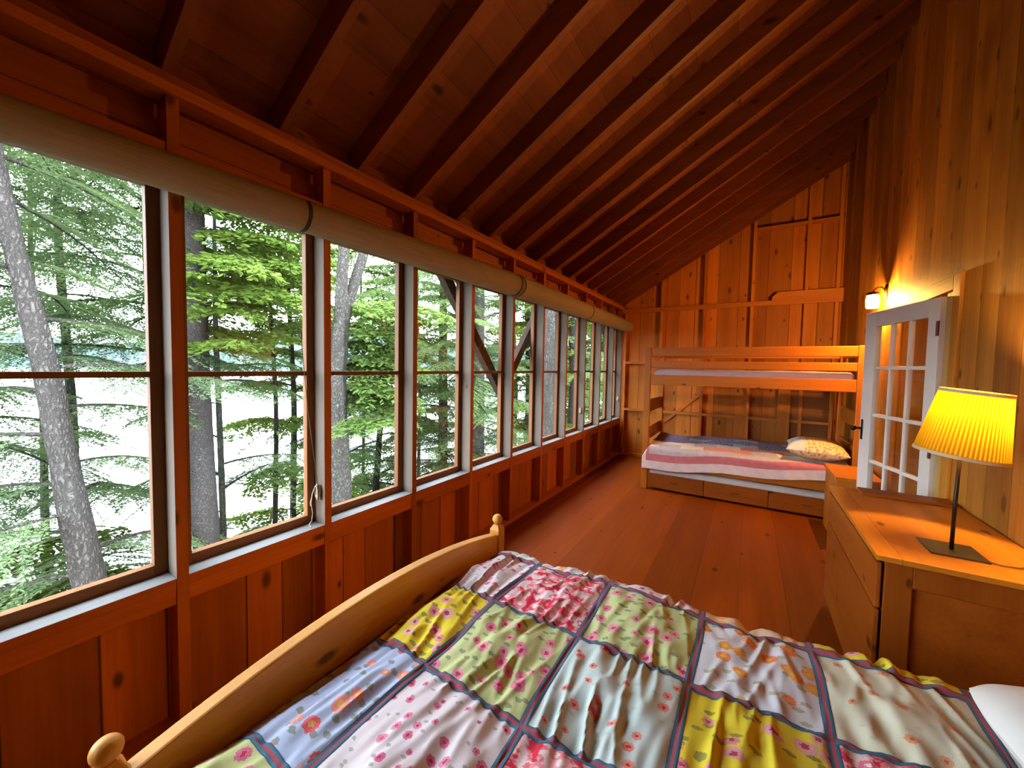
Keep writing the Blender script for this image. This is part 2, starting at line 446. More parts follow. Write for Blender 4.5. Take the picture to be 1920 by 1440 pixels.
# the room seen through the door
hall = structure('wall_hall')
HB = wood('hall_boards', light=(0.42, 0.155, 0.035), dark=(0.26, 0.08, 0.016), axis='z', across='y', plank=0.2, tone=0.4, knots=0.2, gap=0.003)
HX = wood('hall_boards', light=(0.42, 0.155, 0.035), dark=(0.26, 0.08, 0.016), axis='z', across='x', plank=0.2, tone=0.4, knots=0.2, gap=0.003)
MB().box(2.4, 2.43, 2.2, 6.5, 0, 2.4).build('boards', HB, hall)
m = MB(); m.box(XR+0.031, 2.4, 6.47, 6.5, 0, 2.4); m.box(XR+0.031, 2.4, 2.2, 2.23, 0, 2.4)
m.build('boards', HX, hall)
MB().box(XR+0.031, 2.43, 2.2, 6.5, 2.4, 2.43).build('hall_ceiling', HB, hall)
ld = bpy.data.lights.new('hall_fill', 'POINT'); ld.energy = HALL_FILL_W; ld.color = (1.0, 0.62, 0.28); ld.shadow_soft_size = 0.08
lo = bpy.data.objects.new('hall_fill', ld); lo.location = (1.7, 3.0, 2.2); COL.objects.link(lo)

# ------------------------------------------------------------------ white glazed door, standing ajar
door = structure('door_1', (XR-0.002, 3.335, 0.0), math.atan2(0.19, 0.75), local=True)
# local: y runs from the hinge to the free edge, x is the thickness
DW, T = 0.772, 0.036
G0, G1, ZT, ZB = 0.094, 0.632, 1.822, 0.16
m = MB(); m.box(-T, 0, 0.0, G0, 0.012, 1.935); m.build('stile', WHITE, door, bevel=0.002)
m = MB(); m.box(-T, 0, G1, DW, 0.012, 1.935); m.build('stile', WHITE, door, bevel=0.002)
m = MB(); m.box(-T, 0, G0, G1, ZT, 1.935); m.build('door_rail', WHITE, door, bevel=0.002)
m = MB(); m.box(-T, 0, G0, G1, 0.012, ZB); m.build('door_rail', WHITE, door, bevel=0.002)
pw = (G1-G0-0.05)/3
us = [G0, G0+pw, G0+pw+0.025, G0+2*pw+0.025, G0+2*pw+0.05, G1]
zs = [ZT, 1.518, 1.494, 1.161, 1.137, 0.804, 0.780, 0.447, 0.423, ZB]
m = MB()
for a, b in ((us[1], us[2]), (us[3], us[4])): m.box(-T+0.006, -0.006, a, b, ZB, ZT)
m.build('muntin', WHITE, door, bevel=0.003)
m = MB()
for i in (1, 3, 5, 7): m.box(-T+0.0065, -0.0065, G0, G1, zs[i+1], zs[i])
m.build('muntin', WHITE, door, bevel=0.003)
for i in range(3):
    for j in range(5):
        MB().box(-T/2-0.002, -T/2+0.002, us[2*i]-0.003, us[2*i+1]+0.003, zs[2*j+1]-0.003, zs[2*j]+0.003).build('pane', DGLASS, door)
m = MB(); m.box(-T-0.004, -T, 0.728, 0.752, 0.94, 1.10); m.build('handle_plate', DARKMETAL, door, bevel=0.002)
m = MB(); m.tube([(-T-0.003, 0.74, 1.03), (-T-0.045, 0.74, 1.03)], 0.009, 10)
m.lathe([(0.0, 0), (0.018, 0.004), (0.024, 0.016), (0.018, 0.03), (0.0, 0.036)], (0, 0, 0), 16, cap=False)
v = m.v; n0 = len(v)-5*16
for i in range(n0, len(v)):
    x, y, z = v[i]; v[i] = (-T-0.04-z, 0.74+x, 1.03+y)
m.build('handle', DARKMETAL, door, smooth=True)
for z in (1.70, 0.95, 0.22):
    m = MB(); m.box(-T-0.003, -T, 0.004, 0.022, z, z+0.09); m.tube([(-T-0.004, 0.002, z), (-T-0.004, 0.002, z+0.09)], 0.006, 8)
    m.build('hinge', plain('hinge_metal', (0.16, 0.05, 0.04), 0.45, 0.6), door)
# ------------------------------------------------------------------ long wooden dresser
dr = thing('dresser', 'brown wooden dresser standing along the plank wall with a table lamp on it', 'dresser', (0.73, 2.55, 0))
x0, x1, y0, y1 = 0.484, 0.985, 2.035, 3.065
m = MB()
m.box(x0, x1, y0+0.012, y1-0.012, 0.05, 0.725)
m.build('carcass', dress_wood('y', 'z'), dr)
for ya, yb in ((y0-0.006, y0+0.012), (y1-0.012, y1+0.006)):
    m = MB()
    m.box(x0, 0.565, ya, yb, 0.0, 0.7345); m.box(x1-0.075, x1, ya, yb, 0.0, 0.7345)
    m.box(0.565, x1-0.075, ya, yb, 0.645, 0.7345); m.box(0.565, x1-0.075, ya, yb, 0.05, 0.14)
    m.build('end_frame', dress_wood('z', 'x'), dr, bevel=0.003)
MB().box(x0, 0.50, y0+0.013, y1-0.013, 0.0, 0.049).build('plinth', dress_wood('y', 'z'), dr)
m = MB()
m.box(0.455, 0.530, 2.012, 3.09, 0.735, 0.757); m.box(0.93, 0.992, 2.012, 3.09, 0.735, 0.757)
m.box(0.5305, 0.9295, 2.012, 2.075, 0.735, 0.757); m.box(0.5305, 0.9295, 3.02, 3.09, 0.735, 0.757)
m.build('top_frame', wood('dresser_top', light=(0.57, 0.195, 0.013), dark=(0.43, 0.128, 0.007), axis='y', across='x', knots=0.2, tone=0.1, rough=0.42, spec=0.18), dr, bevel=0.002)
MB().box(0.531, 0.929, 2.0755, 3.0195, 0.735, 0.7555).build('top_panel', wood('dresser_top', light=(0.57, 0.195, 0.013), dark=(0.43, 0.128, 0.007), axis='y', across='x', knots=0.2, tone=0.1, rough=0.42, spec=0.18), dr, bevel=0.001)
MB().box(0.588, 0.975, 2.955, 3.085, 0.758, 0.772).build('end_ledge', dress_wood('x', 'y'), dr, bevel=0.002)
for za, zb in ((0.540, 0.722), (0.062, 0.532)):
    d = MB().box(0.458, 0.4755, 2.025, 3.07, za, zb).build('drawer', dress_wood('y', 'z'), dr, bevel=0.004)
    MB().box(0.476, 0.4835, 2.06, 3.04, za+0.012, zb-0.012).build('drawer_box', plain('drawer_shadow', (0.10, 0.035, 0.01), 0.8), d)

# ------------------------------------------------------------------ chest between the door and the bunk bed
ch = thing('chest', 'plain low wooden chest between the open glazed door and the bunk bed', 'chest', (0.81, 4.45, 0))
MB().box(0.668, 0.955, 4.185, 4.715, 0.0, 0.552).build('body', pine('z', 'x'), ch, bevel=0.003)
MB().box(0.655, 0.965, 4.165, 4.735, 0.5525, 0.588).build('lid', pine('x', 'y'), ch, bevel=0.004)

# ------------------------------------------------------------------ table lamp
tl = thing('table_lamp', 'lit table lamp with a pleated yellow shade standing on the brown dresser', 'lamp', (0.725, 2.235, 0.7558))
MB().box(0.645, 0.805, 2.155, 2.315, 0.756, 0.7635).build('base', plain('lamp_base', (0.085, 0.07, 0.04), 0.42, 0.6, var=0.05), tl, bevel=0.001)
axis_top = Vector((0.757, 2.225, 1.405)); axis_bot = Vector((0.727, 2.234, 1.148))
MB().tube([(0.725, 2.235, 0.7636), (0.7265, 2.2345, 0.95), (0.731, 2.233, 1.20)], [0.0065, 0.0065, 0.006], 12).build('stem', DARKMETAL, tl, smooth=True)
sm, k, out = new_mat('pleated_shade')
tc = k.new('ShaderNodeTexCoord')
us_ = k.new('ShaderNodeSeparateXYZ'); k.put(us_.inputs[0], tc.outputs['UV'])
fr = k.math('FRACT', us_.outputs[0])
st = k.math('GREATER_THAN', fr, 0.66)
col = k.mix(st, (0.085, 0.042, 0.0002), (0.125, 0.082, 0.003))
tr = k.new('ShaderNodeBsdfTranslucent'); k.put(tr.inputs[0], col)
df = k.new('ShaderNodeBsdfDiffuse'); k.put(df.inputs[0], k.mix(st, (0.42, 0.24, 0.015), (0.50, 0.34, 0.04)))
mx = k.new('ShaderNodeMixShader'); k.put(mx.inputs[0], k.math('ADD', 0.42, k.math('MULTIPLY', st, 0.2)))
k.l.new(df.outputs[0], mx.inputs[1]); k.l.new(tr.outputs[0], mx.inputs[2]); k.l.new(mx.outputs[0], out.inputs[0])
BANDM = plain('shade_band', (0.72, 0.52, 0.30), 0.7)
NP = 64
n, rows = NP*4, 9
P = np.zeros((rows, n+1, 3)); UV = np.zeros((rows, n+1, 2))
ax = axis_top-axis_bot; ez = ax.normalized(); ex = Vector((1, 0, 0)); ex = (ex-ex.dot(ez)*ez).normalized(); ey = ez.cross(ex)
RB_, RT_ = 0.131, 0.097
def shade_pt(t, th, off=0.0):
    r = RB_+(RT_-RB_)*t+off
    return axis_bot+ax*t+ex*(r*math.cos(th))+ey*(r*math.sin(th))
for i in range(rows):
    for j in range(n+1):
        th = 2*math.pi*j/n
        off = (-0.0022 if j % 4 in (2, 3) else 0.0)
        P[i, j] = shade_pt(i/(rows-1), th, off); UV[i, j] = (j/4+0.001, i/(rows-1))
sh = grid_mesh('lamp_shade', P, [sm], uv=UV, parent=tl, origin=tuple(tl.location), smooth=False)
for ta, tb in ((-0.004, 0.045), (0.955, 1.004)):
    P = np.array([[shade_pt(t, 2*math.pi*j/64, 0.0018) for j in range(65)] for t in (ta, tb)])
    grid_mesh('shade_band', P, [BANDM], parent=sh, origin=tuple(tl.location))
bm_, k, out = new_mat('bulb_glow')
e = k.new('ShaderNodeEmission'); k.put(e.inputs[0], (1.0, 0.72, 0.34, 1)); k.put(e.inputs[1], 6.0)
k.l.new(e.outputs[0], out.inputs[0])
lc = axis_bot.lerp(axis_top, 0.5)
m = MB(); m.lathe([(0.004, -0.034), (0.017, -0.02), (0.028, 0.004), (0.024, 0.024), (0.010, 0.036), (0.002, 0.038)], (0.733, 2.232, 1.275), 16)
bulb = m.build('bulb', bm_, tl, smooth=True)
ld = bpy.data.lights.new('lamp_light', 'POINT'); ld.energy = LAMP_W; ld.color = (1.0, 0.66, 0.26); ld.shadow_soft_size = 0.02
lo = bpy.data.objects.new('lamp_light', ld); lo.location = (0.745, 2.229, 1.352); COL.objects.link(lo)
cd = MB(); cd.tube([(0.800, 2.17, 0.7600), (0.835, 2.155, 0.7600), (0.875, 2.16, 0.7605), (0.91, 2.19, 0.7605), (0.95, 2.26, 0.7605), (0.988, 2.30, 0.7605), (0.9945, 2.32, 0.745), (0.9945, 2.33, 0.5)], 0.0027, 8)
cd.build('cord', plain('cord_brown', (0.13, 0.045, 0.015), 0.5), tl, smooth=True)

# ------------------------------------------------------------------ wall sconce above the door
sc = thing('wall_sconce', 'lit glass wall sconce on the plank wall above the white door', 'lamp', (XR, 4.60, 2.18))
m = MB(); m.lathe([(0.034, 0.0), (0.034, 0.008), (0.026, 0.016), (0.012, 0.02)], (0, 0, 0), 24)
m.v = [(XR-0.0005-z, 4.60+y*0.9, 2.185+x*1.9) for x, y, z in m.v]
m.build('back_plate', plain('sconce_metal', (0.10, 0.045, 0.02), 0.4, 0.7), sc, smooth=True)
m = MB(); m.tube([(XR-0.015, 4.60, 2.20), (XR-0.035, 4.60, 2.225), (XR-0.065, 4.60, 2.222), (XR-0.085, 4.60, 2.20), (XR-0.092, 4.60, 2.180)], 0.007, 10)
m.lathe([(0.016, 0.020), (0.034, 0.015), (0.050, 0.002), (0.0505, -0.010)], (XR-0.092, 4.60, 2.168), 24)
m.build('arm', plain('sconce_metal', (0.10, 0.045, 0.02), 0.4, 0.7), sc, smooth=True)
gm, k, out = new_mat('frosted_glow')
e = k.new('ShaderNodeEmission'); k.put(e.inputs[0], (1.0, 0.80, 0.48, 1)); k.put(e.inputs[1], 7.0)
t_ = k.new('ShaderNodeBsdfTransparent'); mx = k.new('ShaderNodeMixShader'); k.put(mx.inputs[0], 0.45)
k.l.new(t_.outputs[0], mx.inputs[1]); k.l.new(e.outputs[0], mx.inputs[2]); k.l.new(mx.outputs[0], out.inputs[0])
m = MB(); m.lathe([(0.030, 0.0), (0.042, -0.012), (0.048, -0.045), (0.047, -0.085), (0.043, -0.118), (0.038, -0.124)], (XR-0.092, 4.60, 2.166), 28, cap=False)
m.build('glass_shade', gm, sc, smooth=True)
ld = bpy.data.lights.new('sconce_light', 'POINT'); ld.energy = SCONCE_W; ld.color = WARM; ld.shadow_soft_size = 0.03
lo = bpy.data.objects.new('sconce_light', ld); lo.location = (XR-0.092, 4.60, 2.112); COL.objects.link(lo)

# ------------------------------------------------------------------ double bed
bed = thing('bed', 'double bed with an arched pine footboard and round knobs facing the windows', 'bed', (0.0, 0.91, 0))
PY0, PY1, PX = 0.205, 1.628, -1.080
def ball_post(x, y, h, name='post'):
    m = MB(); s = 0.028
    m.box(x-s, x+s, y-s, y+s, 0.0, h-0.012)
    n0 = len(m.v)
    m.add([(x-s, y-s, h-0.012), (x+s, y-s, h-0.012), (x+s, y+s, h-0.012), (x-s, y+s, h-0.012), (x-s*.55, y-s*.55, h+0.012), (x+s*.55, y-s*.55, h+0.012), (x+s*.55, y+s*.55, h+0.012), (x-s*.55, y+s*.55, h+0.012)],
          [(0, 1, 5, 4), (1, 2, 6, 5), (2, 3, 7, 6), (3, 0, 4, 7), (4, 5, 6, 7)])
    p = m.build(name, bed_pine('z', 'x'), bed, bevel=0.004)
    b = MB(); prof = [(0.014, -0.030), (0.0125, -0.026)] + [(0.0265*math.sin(a), -0.0265*math.cos(a)) for a in np.linspace(0.52, math.pi-0.02, 14)]
    b.lathe(prof, (x, y, h+0.036), 24)
    b.build('knob', bed_pine('z', 'x'), p, origin=p['_o'], smooth=True)
    return p
ball_post(PX, PY0, 0.640); ball_post(PX, PY1, 0.640)
ys = np.linspace(PY0+0.029, PY1-0.029, 49)
zt_ = 0.692-0.088*((ys-0.915)/0.70)**2
poly = [(float(y), float(z)) for y, z in zip(ys, zt_)] + [(float(ys[-1]), 0.24), (float(ys[0]), 0.24)]
m = MB(); N = len(ys)
v = []; 
for x in (-1.103, -1.058):
    for y, z in zip(ys, zt_): v.append((x, y, z))
    for y in ys: v.append((x, y, 0.24))
f = []
for i in range(N-1):
    f += [(i, N+i, N+i+1, i+1), (2*N+i, 2*N+i+1, 3*N+i+1, 3*N+i), (i, i+1, 2*N+i+1, 2*N+i), (N+i, 3*N+i, 3*N+i+1, N+i+1)]
f += [(0, 2*N, 3*N, N), (N-1, 2*N-1, 4*N-1, 3*N-1)]
m.add(v, f)
m.build('footboard', bed_pine('y', 'z'), bed, bevel=0.006)
for y in (0.222, 1.585): MB().box(-1.05, 0.94, y, y+0.026, 0.24, 0.40).build('side_rail', bed_pine('x', 'z'), bed, bevel=0.003)
ball_post(0.955, PY0, 0.95); ball_post(0.955, PY1, 0.95)
m = MB()
v = []
for x in (0.938, 0.975):
    for y, z in zip(ys, zt_): v.append((x, y, z+0.31))
    for y in ys: v.append((x, y, 0.24))
m.add(v, f)
m.build('headboard', bed_pine('y', 'z'), bed, bevel=0.006)
MB().box(-1.04, 0.935, 0.249, 1.584, 0.26, 0.30).build('slat_base', bed_pine('y', 'x'), bed)
mt = MB().box(-1.03, 0.93, 0.255, 1.578, 0.301, 0.535).build('mattress', plain('mattress_ticking', (0.7, 0.68, 0.64), 0.8), origin=(0, 0.91, 0.30), bevel=0.03)
tag(mt, 'pale mattress hidden under the patchwork quilt on the double bed', 'mattress')

# fabrics -----------------------------------------------------------
def floral(name, base, petals, centre, leaf, scale, dens=0.6, size=0.36, leaves=0.5, base2=None):
    m, k, out = new_mat(name)
    uv = k.new('ShaderNodeTexCoord').outputs['UV']
    wob = k.noise(uv, 160, 2)
    c = base
    if base2: c = k.mix(k.ramp(k.noise(uv, 26, 3), 0.47, 0.56), base, base2)
    sp = k.new('ShaderNodeMapping'); k.put(sp.inputs['Vector'], uv); sp.inputs['Location'].default_value = (3.17, 7.71, 0); sp.inputs['Rotation'].default_value = (0, 0, 0.7); sp.inputs['Scale'].default_value = (1.0, 1.7, 1)
    lv = k.voro(sp.outputs[0], scale*1.05, '2D')
    lc = k.new('ShaderNodeSeparateColor'); k.put(lc.inputs[0], lv.outputs['Color'])
    ld = k.math('ADD', lv.outputs['Distance'], k.math('MULTIPLY', k.math('SUBTRACT', wob, 0.5), 0.35))
    lm = k.math('MULTIPLY', k.math('LESS_THAN', ld, size*0.62), k.math('LESS_THAN', lc.outputs[0], leaves))
    c = k.mix(k.math('MULTIPLY', lm, 0.75), c, leaf)
    fv = k.voro(uv, scale, '2D')
    fc = k.new('ShaderNodeSeparateColor'); k.put(fc.inputs[0], fv.outputs['Color'])
    fd = k.math('ADD', fv.outputs['Distance'], k.math('MULTIPLY', k.math('SUBTRACT', wob, 0.5), 0.30))
    rr = k.math('MULTIPLY', size, k.math('ADD', 0.55, k.math('MULTIPLY', fc.outputs[1], 0.6)))
    on = k.math('LESS_THAN', fc.outputs[0], dens)
    fm = k.math('MULTIPLY', k.math('LESS_THAN', fd, rr), on)
    pc = k.mix(fc.outputs[2], petals[0], petals[1])
    ring = k.math('LESS_THAN', k.math('FRACT', k.math('MULTIPLY', fd, 9.0)), 0.35)
    pc = k.mix(k.math('MULTIPLY', ring, 0.45), pc, tuple(min(1, x*1.7+0.06) for x in petals[0]))
    c = k.mix(fm, c, pc)
    cm = k.math('MULTIPLY', k.math('LESS_THAN', fd, k.math('MULTIPLY', rr, 0.36)), on)
    c = k.mix(cm, c, centre)
    weave = k.noise(uv, 700, 2)
    principled(k, out, c, 0.85, 0.15, bump=weave, bs=0.15, bd=0.001)
    return m
PINKW = floral('pink_white_cotton', (0.72, 0.62, 0.64), ((0.55, 0.10, 0.20), (0.70, 0.22, 0.32)), (0.35, 0.04, 0.10), (0.30, 0.30, 0.28), 27, 0.46, 0.30, 0.30)
REDF = floral('red_floral_cotton', (0.74, 0.55, 0.55), ((0.70, 0.10, 0.16), (0.80, 0.42, 0.46)), (0.85, 0.70, 0.68), (0.62, 0.03, 0.06), 17, 0.7, 0.42, 0.5, base2=(0.66, 0.035, 0.07))
GREENF = floral('green_rose_cotton', (0.55, 0.58, 0.27), ((0.58, 0.13, 0.22), (0.72, 0.34, 0.40)), (0.50, 0.04, 0.10), (0.17, 0.22, 0.13), 19, 0.55, 0.36, 0.55)
AQUAF = floral('aqua_cotton', (0.56, 0.63, 0.61), ((0.66, 0.16, 0.12), (0.72, 0.28, 0.24)), (0.5, 0.05, 0.05), (0.42, 0.52, 0.50), 19, 0.45, 0.27, 0.25)
YELF = floral('yellow_rose_cotton', (0.78, 0.60, 0.045), ((0.62, 0.20, 0.22), (0.76, 0.42, 0.38)), (0.45, 0.06, 0.10), (0.17, 0.19, 0.08), 17, 0.55, 0.38, 0.6)
BLUEF = floral('blue_rose_cotton', (0.44, 0.50, 0.68), ((0.68, 0.08, 0.10), (0.75, 0.35, 0.28)), (0.75, 0.50, 0.12), (0.18, 0.20, 0.10), 17, 0.55, 0.36, 0.55)
LAVF = floral('lavender_orange_cotton', (0.66, 0.63, 0.68), ((0.80, 0.20, 0.10), (0.82, 0.36, 0.05)), (0.80, 0.50, 0.08), (0.36, 0.36, 0.18), 17, 0.62, 0.36, 0.50)
CREAMF = floral('cream_cotton', (0.70, 0.66, 0.50), ((0.72, 0.25, 0.12), (0.75, 0.42, 0.25)), (0.6, 0.15, 0.08), (0.60, 0.55, 0.40), 20, 0.42, 0.25, 0.25)
WHITEF = floral('white_cotton', (0.74, 0.71, 0.68), ((0.62, 0.15, 0.28), (0.7, 0.35, 0.4)), (0.4, 0.05, 0.12), (0.4, 0.42, 0.38), 14, 0.25, 0.24, 0.15)
ORGF = floral('orange_floral_cotton', (0.74, 0.52, 0.36), ((0.82, 0.24, 0.08), (0.80, 0.38, 0.16)), (0.8, 0.55, 0.2), (0.55, 0.35, 0.12), 17, 0.62, 0.40, 0.3)
FAB = [PINKW, REDF, GREENF, AQUAF, YELF, BLUEF, LAVF, CREAMF, WHITEF, ORGF]
# patches: columns from the footboard to the head, rows from the camera side to the far side
XS = [-1.06, -0.785, -0.452, -0.112, 0.205, 0.54, 0.90]
SS = [-0.25, 0.05, 0.425, 0.80, 1.175, 1.512, 2.2]
PATCH = [[8, 1, 2, 4, 0, 3], [2, 3, 5, 0, 9, 2], [2, 4, 8, 1, 2, 6], [5, 0, 1, 2, 3, 4], [4, 2, 3, 4, 1, 7], [0, 1, 2, 6, 7, 8], [3, 6, 0, 9, 4, 8]]
PATCH = [PATCH[0], PATCH[2], PATCH[3], PATCH[4], PATCH[5], PATCH[6]]
ZT, SR0, SR1, RR = 0.575, 0.30, 1.525, 0.085
def prof(s):
    """cross profile -> y, z, ny, nz"""
    s = np.asarray(s, float)
    y = s.copy(); z = np.full_like(s, ZT); ny = np.zeros_like(s); nz = np.ones_like(s)
    for sgn, e in ((1, SR1), (-1, SR0)):
        d = (s-e)*sgn
        th = np.clip(d/RR, 0, math.pi/2)
        on = d > 0
        y = np.where(on, e+sgn*(RR*np.sin(th)), y); ext = np.clip(d-RR*math.pi/2, 0, None)
        z = np.where(on, ZT-RR*(1-np.cos(th))-ext, z)
        ny = np.where(on, sgn*np.sin(th), ny); nz = np.where(on, np.cos(th), nz)
    return y, z, ny, nz
def puff(u, s):
    u = np.asarray(u, float); s = np.asarray(s, float)
    iu = np.clip(np.searchsorted(XS, u, 'right')-1, 0, len(XS)-2); is_ = np.clip(np.searchsorted(SS, s, 'right')-1, 0, len(SS)-2)
    XA, SA = np.array(XS), np.array(SS)
    fu = np.clip((u-XA[iu])/(XA[iu+1]-XA[iu]), 0, 1); fs = np.clip((s-SA[is_])/(SA[is_+1]-SA[is_]), 0, 1)
    bu = np.clip(np.sin(math.pi*fu), 0, 1)**0.6; bs = np.clip(np.sin(math.pi*fs), 0, 1)**0.6
    key = iu*7+is_*13
    amp = 0.80+0.25*np.sin(key*1.7)
    ang = 0.25*np.sin(key*2.3)
    g = vnoise((u+ang*s)*27+key*3.1, s*3.4+key, 3)
    g2 = vnoise((u-ang*s)*55+key*1.3, s*6.5, 5)
    g3 = vnoise(u*9+2, s*15+key, 8)
    ridge = (1-np.abs(g)*2.0)
    return (0.015*bu*bs + 0.0155*amp*ridge*(0.30+0.70*bu) + 0.0060*g2*bu + 0.0085*g3*bs*bu
            + 0.012*vnoise(u*2.3+5, s*2.6, 11))
def quilt_pt(u, s, off=0.0):
    u = np.asarray(u, float); s = np.asarray(s, float)
    h = puff(u, s)+off
    uu = u+0.010*vnoise(u*4.1+7, s*4.3, 21); s2 = s+0.010*vnoise(u*4.4, s*3.9+3, 22)
    y, z, ny, nz = prof(s2)
    drop = np.clip(0.5-z, 0, 0.3)
    wave = drop*0.10*np.sin(u*19+2*np.sin(u*5))
    foot = np.clip((-0.95-u)/0.10, 0, 1)
    z = z-0.055*foot**2*nz
    P = np.stack([np.clip(uu, -1.048, 2), y+ny*(h+np.abs(wave)), z+nz*h], -1)
    return P
NU, NS = 330, 300
ug = np.linspace(-1.045, 0.86, NU); sg = np.linspace(0.02, 1.86, NS)
U, S_ = np.meshgrid(ug, sg, indexing='ij')
P = quilt_pt(U, S_)
uc = (ug[:-1]+ug[1:])/2; scn = (sg[:-1]+sg[1:])/2
iu = np.clip(np.searchsorted(XS, uc, 'right')-1, 0, 5); is_ = np.clip(np.searchsorted(SS, scn, 'right')-1, 0, 5)
MI = np.array(PATCH)[is_][:, iu].T
UVq = np.stack([U+0.37*np.sin(S_*0), S_], -1)
quilt = grid_mesh('quilt', P, FAB, mi=MI, uv=UVq, origin=(0, 0.91, 0.54))
so = quilt.modifiers.new('thick', 'SOLIDIFY'); so.thickness = 0.012; so.offset = -1
tag(quilt, 'colourful floral patchwork quilt with blue and red ribbons on the double bed', 'quilt')
rm, k, out = new_mat('woven_ribbon')
uv = k.new('ShaderNodeTexCoord').outputs['UV']
sp = k.new('ShaderNodeSeparateXYZ'); k.put(sp.inputs[0], uv)
d = k.math('ABSOLUTE', k.math('SUBTRACT', sp.outputs[0], 0.5))
c = k.mix(k.math('GREATER_THAN', d, 0.17), (0.46, 0.055, 0.075), (0.035, 0.17, 0.27))
c = k.mix(k.math('GREATER_THAN', d, 0.42), c, (0.02, 0.07, 0.13))
th = k.noise(uv, 60, 2)
c = k.mix(k.math('MULTIPLY', th, 0.5), c, (0.10, 0.10, 0.14))
principled(k, out, c, 0.7, 0.3, bump=th, bs=0.3, bd=0.002)
def ribbon(along, c, lo, hi):
    t = np.linspace(lo, hi, int((hi-lo)/0.007)); w = np.linspace(-0.0115, 0.0115, 7)
    Tg, Wg = np.meshgrid(t, w, indexing='ij')
    u, s = (Tg, c+Wg) if along == 'u' else (c+Wg, Tg)
    # the ribbon bridges the gathers: follow the cloth under its own middle
    hmid = quilt_pt(u, s, 0.0035-0.0025*np.abs(Wg/0.0115)**2)
    uvr = np.stack([(Wg+0.0115)/0.023, Tg], -1)
    return grid_mesh('ribbon', hmid, [rm], uv=uvr, parent=quilt, origin=(0, 0.91, 0.54))
for c in XS[1:6]: ribbon('s', c, 0.03, 1.85)
for c in SS[1:6]: ribbon('u', c, -1.04, 0.855)

# pillows ------------------------------------------------------------
def pillow(name, c, lx, ly, h, mat, tilt=0.0, rz=0.0, seed=1, uvs=1.0, rnd_=0.12):
    n = 56
    a = np.linspace(-1, 1, n)
    A, B = np.meshgrid(a, a, indexing='ij')
    def half(sg):
        t = np.clip(1-np.abs(A)**2.6, 0, 1)**0.55*np.clip(1-np.abs(B)**2.6, 0, 1)**0.55
        wr = 0.05*vnoise(A*3+seed, B*3, seed)*t + 0.03*vnoise(A*9, B*7+seed, seed+4)*t
        z = sg*h/2*(t+wr)
        k_ = 1-0.06*(np.abs(A*B))**2
        pin = 1-0.05*(1-np.abs(A)**2); pin2 = 1-0.05*(1-np.abs(B)**2)
        rx = 1-rnd_*np.abs(B)**4; ry_ = 1-rnd_*np.abs(A)**4
        return np.stack([A*lx/2*pin2*rx, B*ly/2*pin*ry_, z], -1)
    T, Bm = half(1), half(-1)
    V = np.concatenate([T.reshape(-1, 3), Bm.reshape(-1, 3)])
    M = Matrix.Rotation(rz, 3, 'Z') @ Matrix.Rotation(tilt, 3, 'Y')
    V = V @ np.array(M).T
    idx = np.arange(n*n).reshape(n, n)
    q1 = np.stack([idx[:-1, :-1], idx[1:, :-1], idx[1:, 1:], idx[:-1, 1:]], -1).reshape(-1, 4)
    q = np.concatenate([q1, q1[:, ::-1]+n*n])
    me = bpy.data.meshes.new(name); me.from_pydata(V.tolist(), [], q.tolist())
    me.materials.append(mat)
    me.polygons.foreach_set('use_smooth', [True]*len(q))
    lay = me.uv_layers.new(name='UVMap')
    uvv = np.stack([A*lx/2*uvs, B*ly/2*uvs], -1).reshape(-1, 2); uvv = np.concatenate([uvv, uvv+3])
    lay.data.foreach_set('uv', uvv[q.reshape(-1)].astype(np.float32).reshape(-1))
    me.update()
    o = bpy.data.objects.new(name, me); COL.objects.link(o); o.location = c
    return o
PILW = plain('white_pillowcase', (0.80, 0.76, 0.72), 0.85, var=0.03, scale=5)
p = pillow('pillow', (0.735, 1.185, 0.672), 0.44, 0.64, 0.16, PILW, tilt=-0.05, rz=0.12, seed=3, rnd_=0.14)
tag(p, 'white pillow at the head of the double bed over the patchwork quilt', 'pillow')

# ------------------------------------------------------------------ bunk bed
bunk = thing('bunk_bed', 'orange pine bunk bed with two guard rails in front of the far wall', 'bunk bed', (-0.07, 5.27, 0))
BX = [(-1.082, -1.010), (0.876, 0.946)]; BYs = [(4.81, 4.855), (5.66, 5.705)]
for xa, xb in BX:
    for ya, yb in BYs: MB().box(xa, xb, ya, yb, 0, 1.726).build('post', pine('z', 'x'), bunk, bevel=0.006)
for (ya, yb), nm in ((BYs[0], 'front'), (BYs[1], 'rear')):
    yc = ya+0.012 if nm == 'front' else ya+0.01
    for za, zb, pn in ((1.622, 1.722, 'guard_rail'), (1.480, 1.562, 'guard_rail'), (1.280, 1.400, 'side_rail'), (0.285, 0.410, 'side_rail')):
        MB().box(-1.0095, 0.8755, yc, yc+0.022, za, zb).build(pn, pine('x', 'z'), bunk, bevel=0.004)
for xa, xb in BX:
    xm = (xa+xb)/2
    for za, zb in ((1.622, 1.722), (1.480, 1.562), (1.280, 1.400), (0.933, 1.087), (0.590, 0.748), (0.285, 0.41)):
        MB().box(xm-0.011, xm+0.011, 4.8555, 5.6595, za, zb).build('end_rail', pine('y', 'z'), bunk, bevel=0.004)
for z in (1.66, 1.52, 1.335, 1.20):
    MB().box(-1.0101, -1.0085, 4.822, 4.836, z-0.02, z+0.02).build('bolt_hole', plain('bolt_dark', (0.05, 0.02, 0.01), 0.7), bunk)
m = MB(); m.box(-1.0, 0.866, 4.86, 5.655, 1.300, 1.318); m.build('upper_deck', pine('y', 'x'), bunk)
m = MB(); m.box(-1.0, 0.866, 4.86, 5.655, 0.300, 0.318); m.build('lower_deck', pine('y', 'x'), bunk)
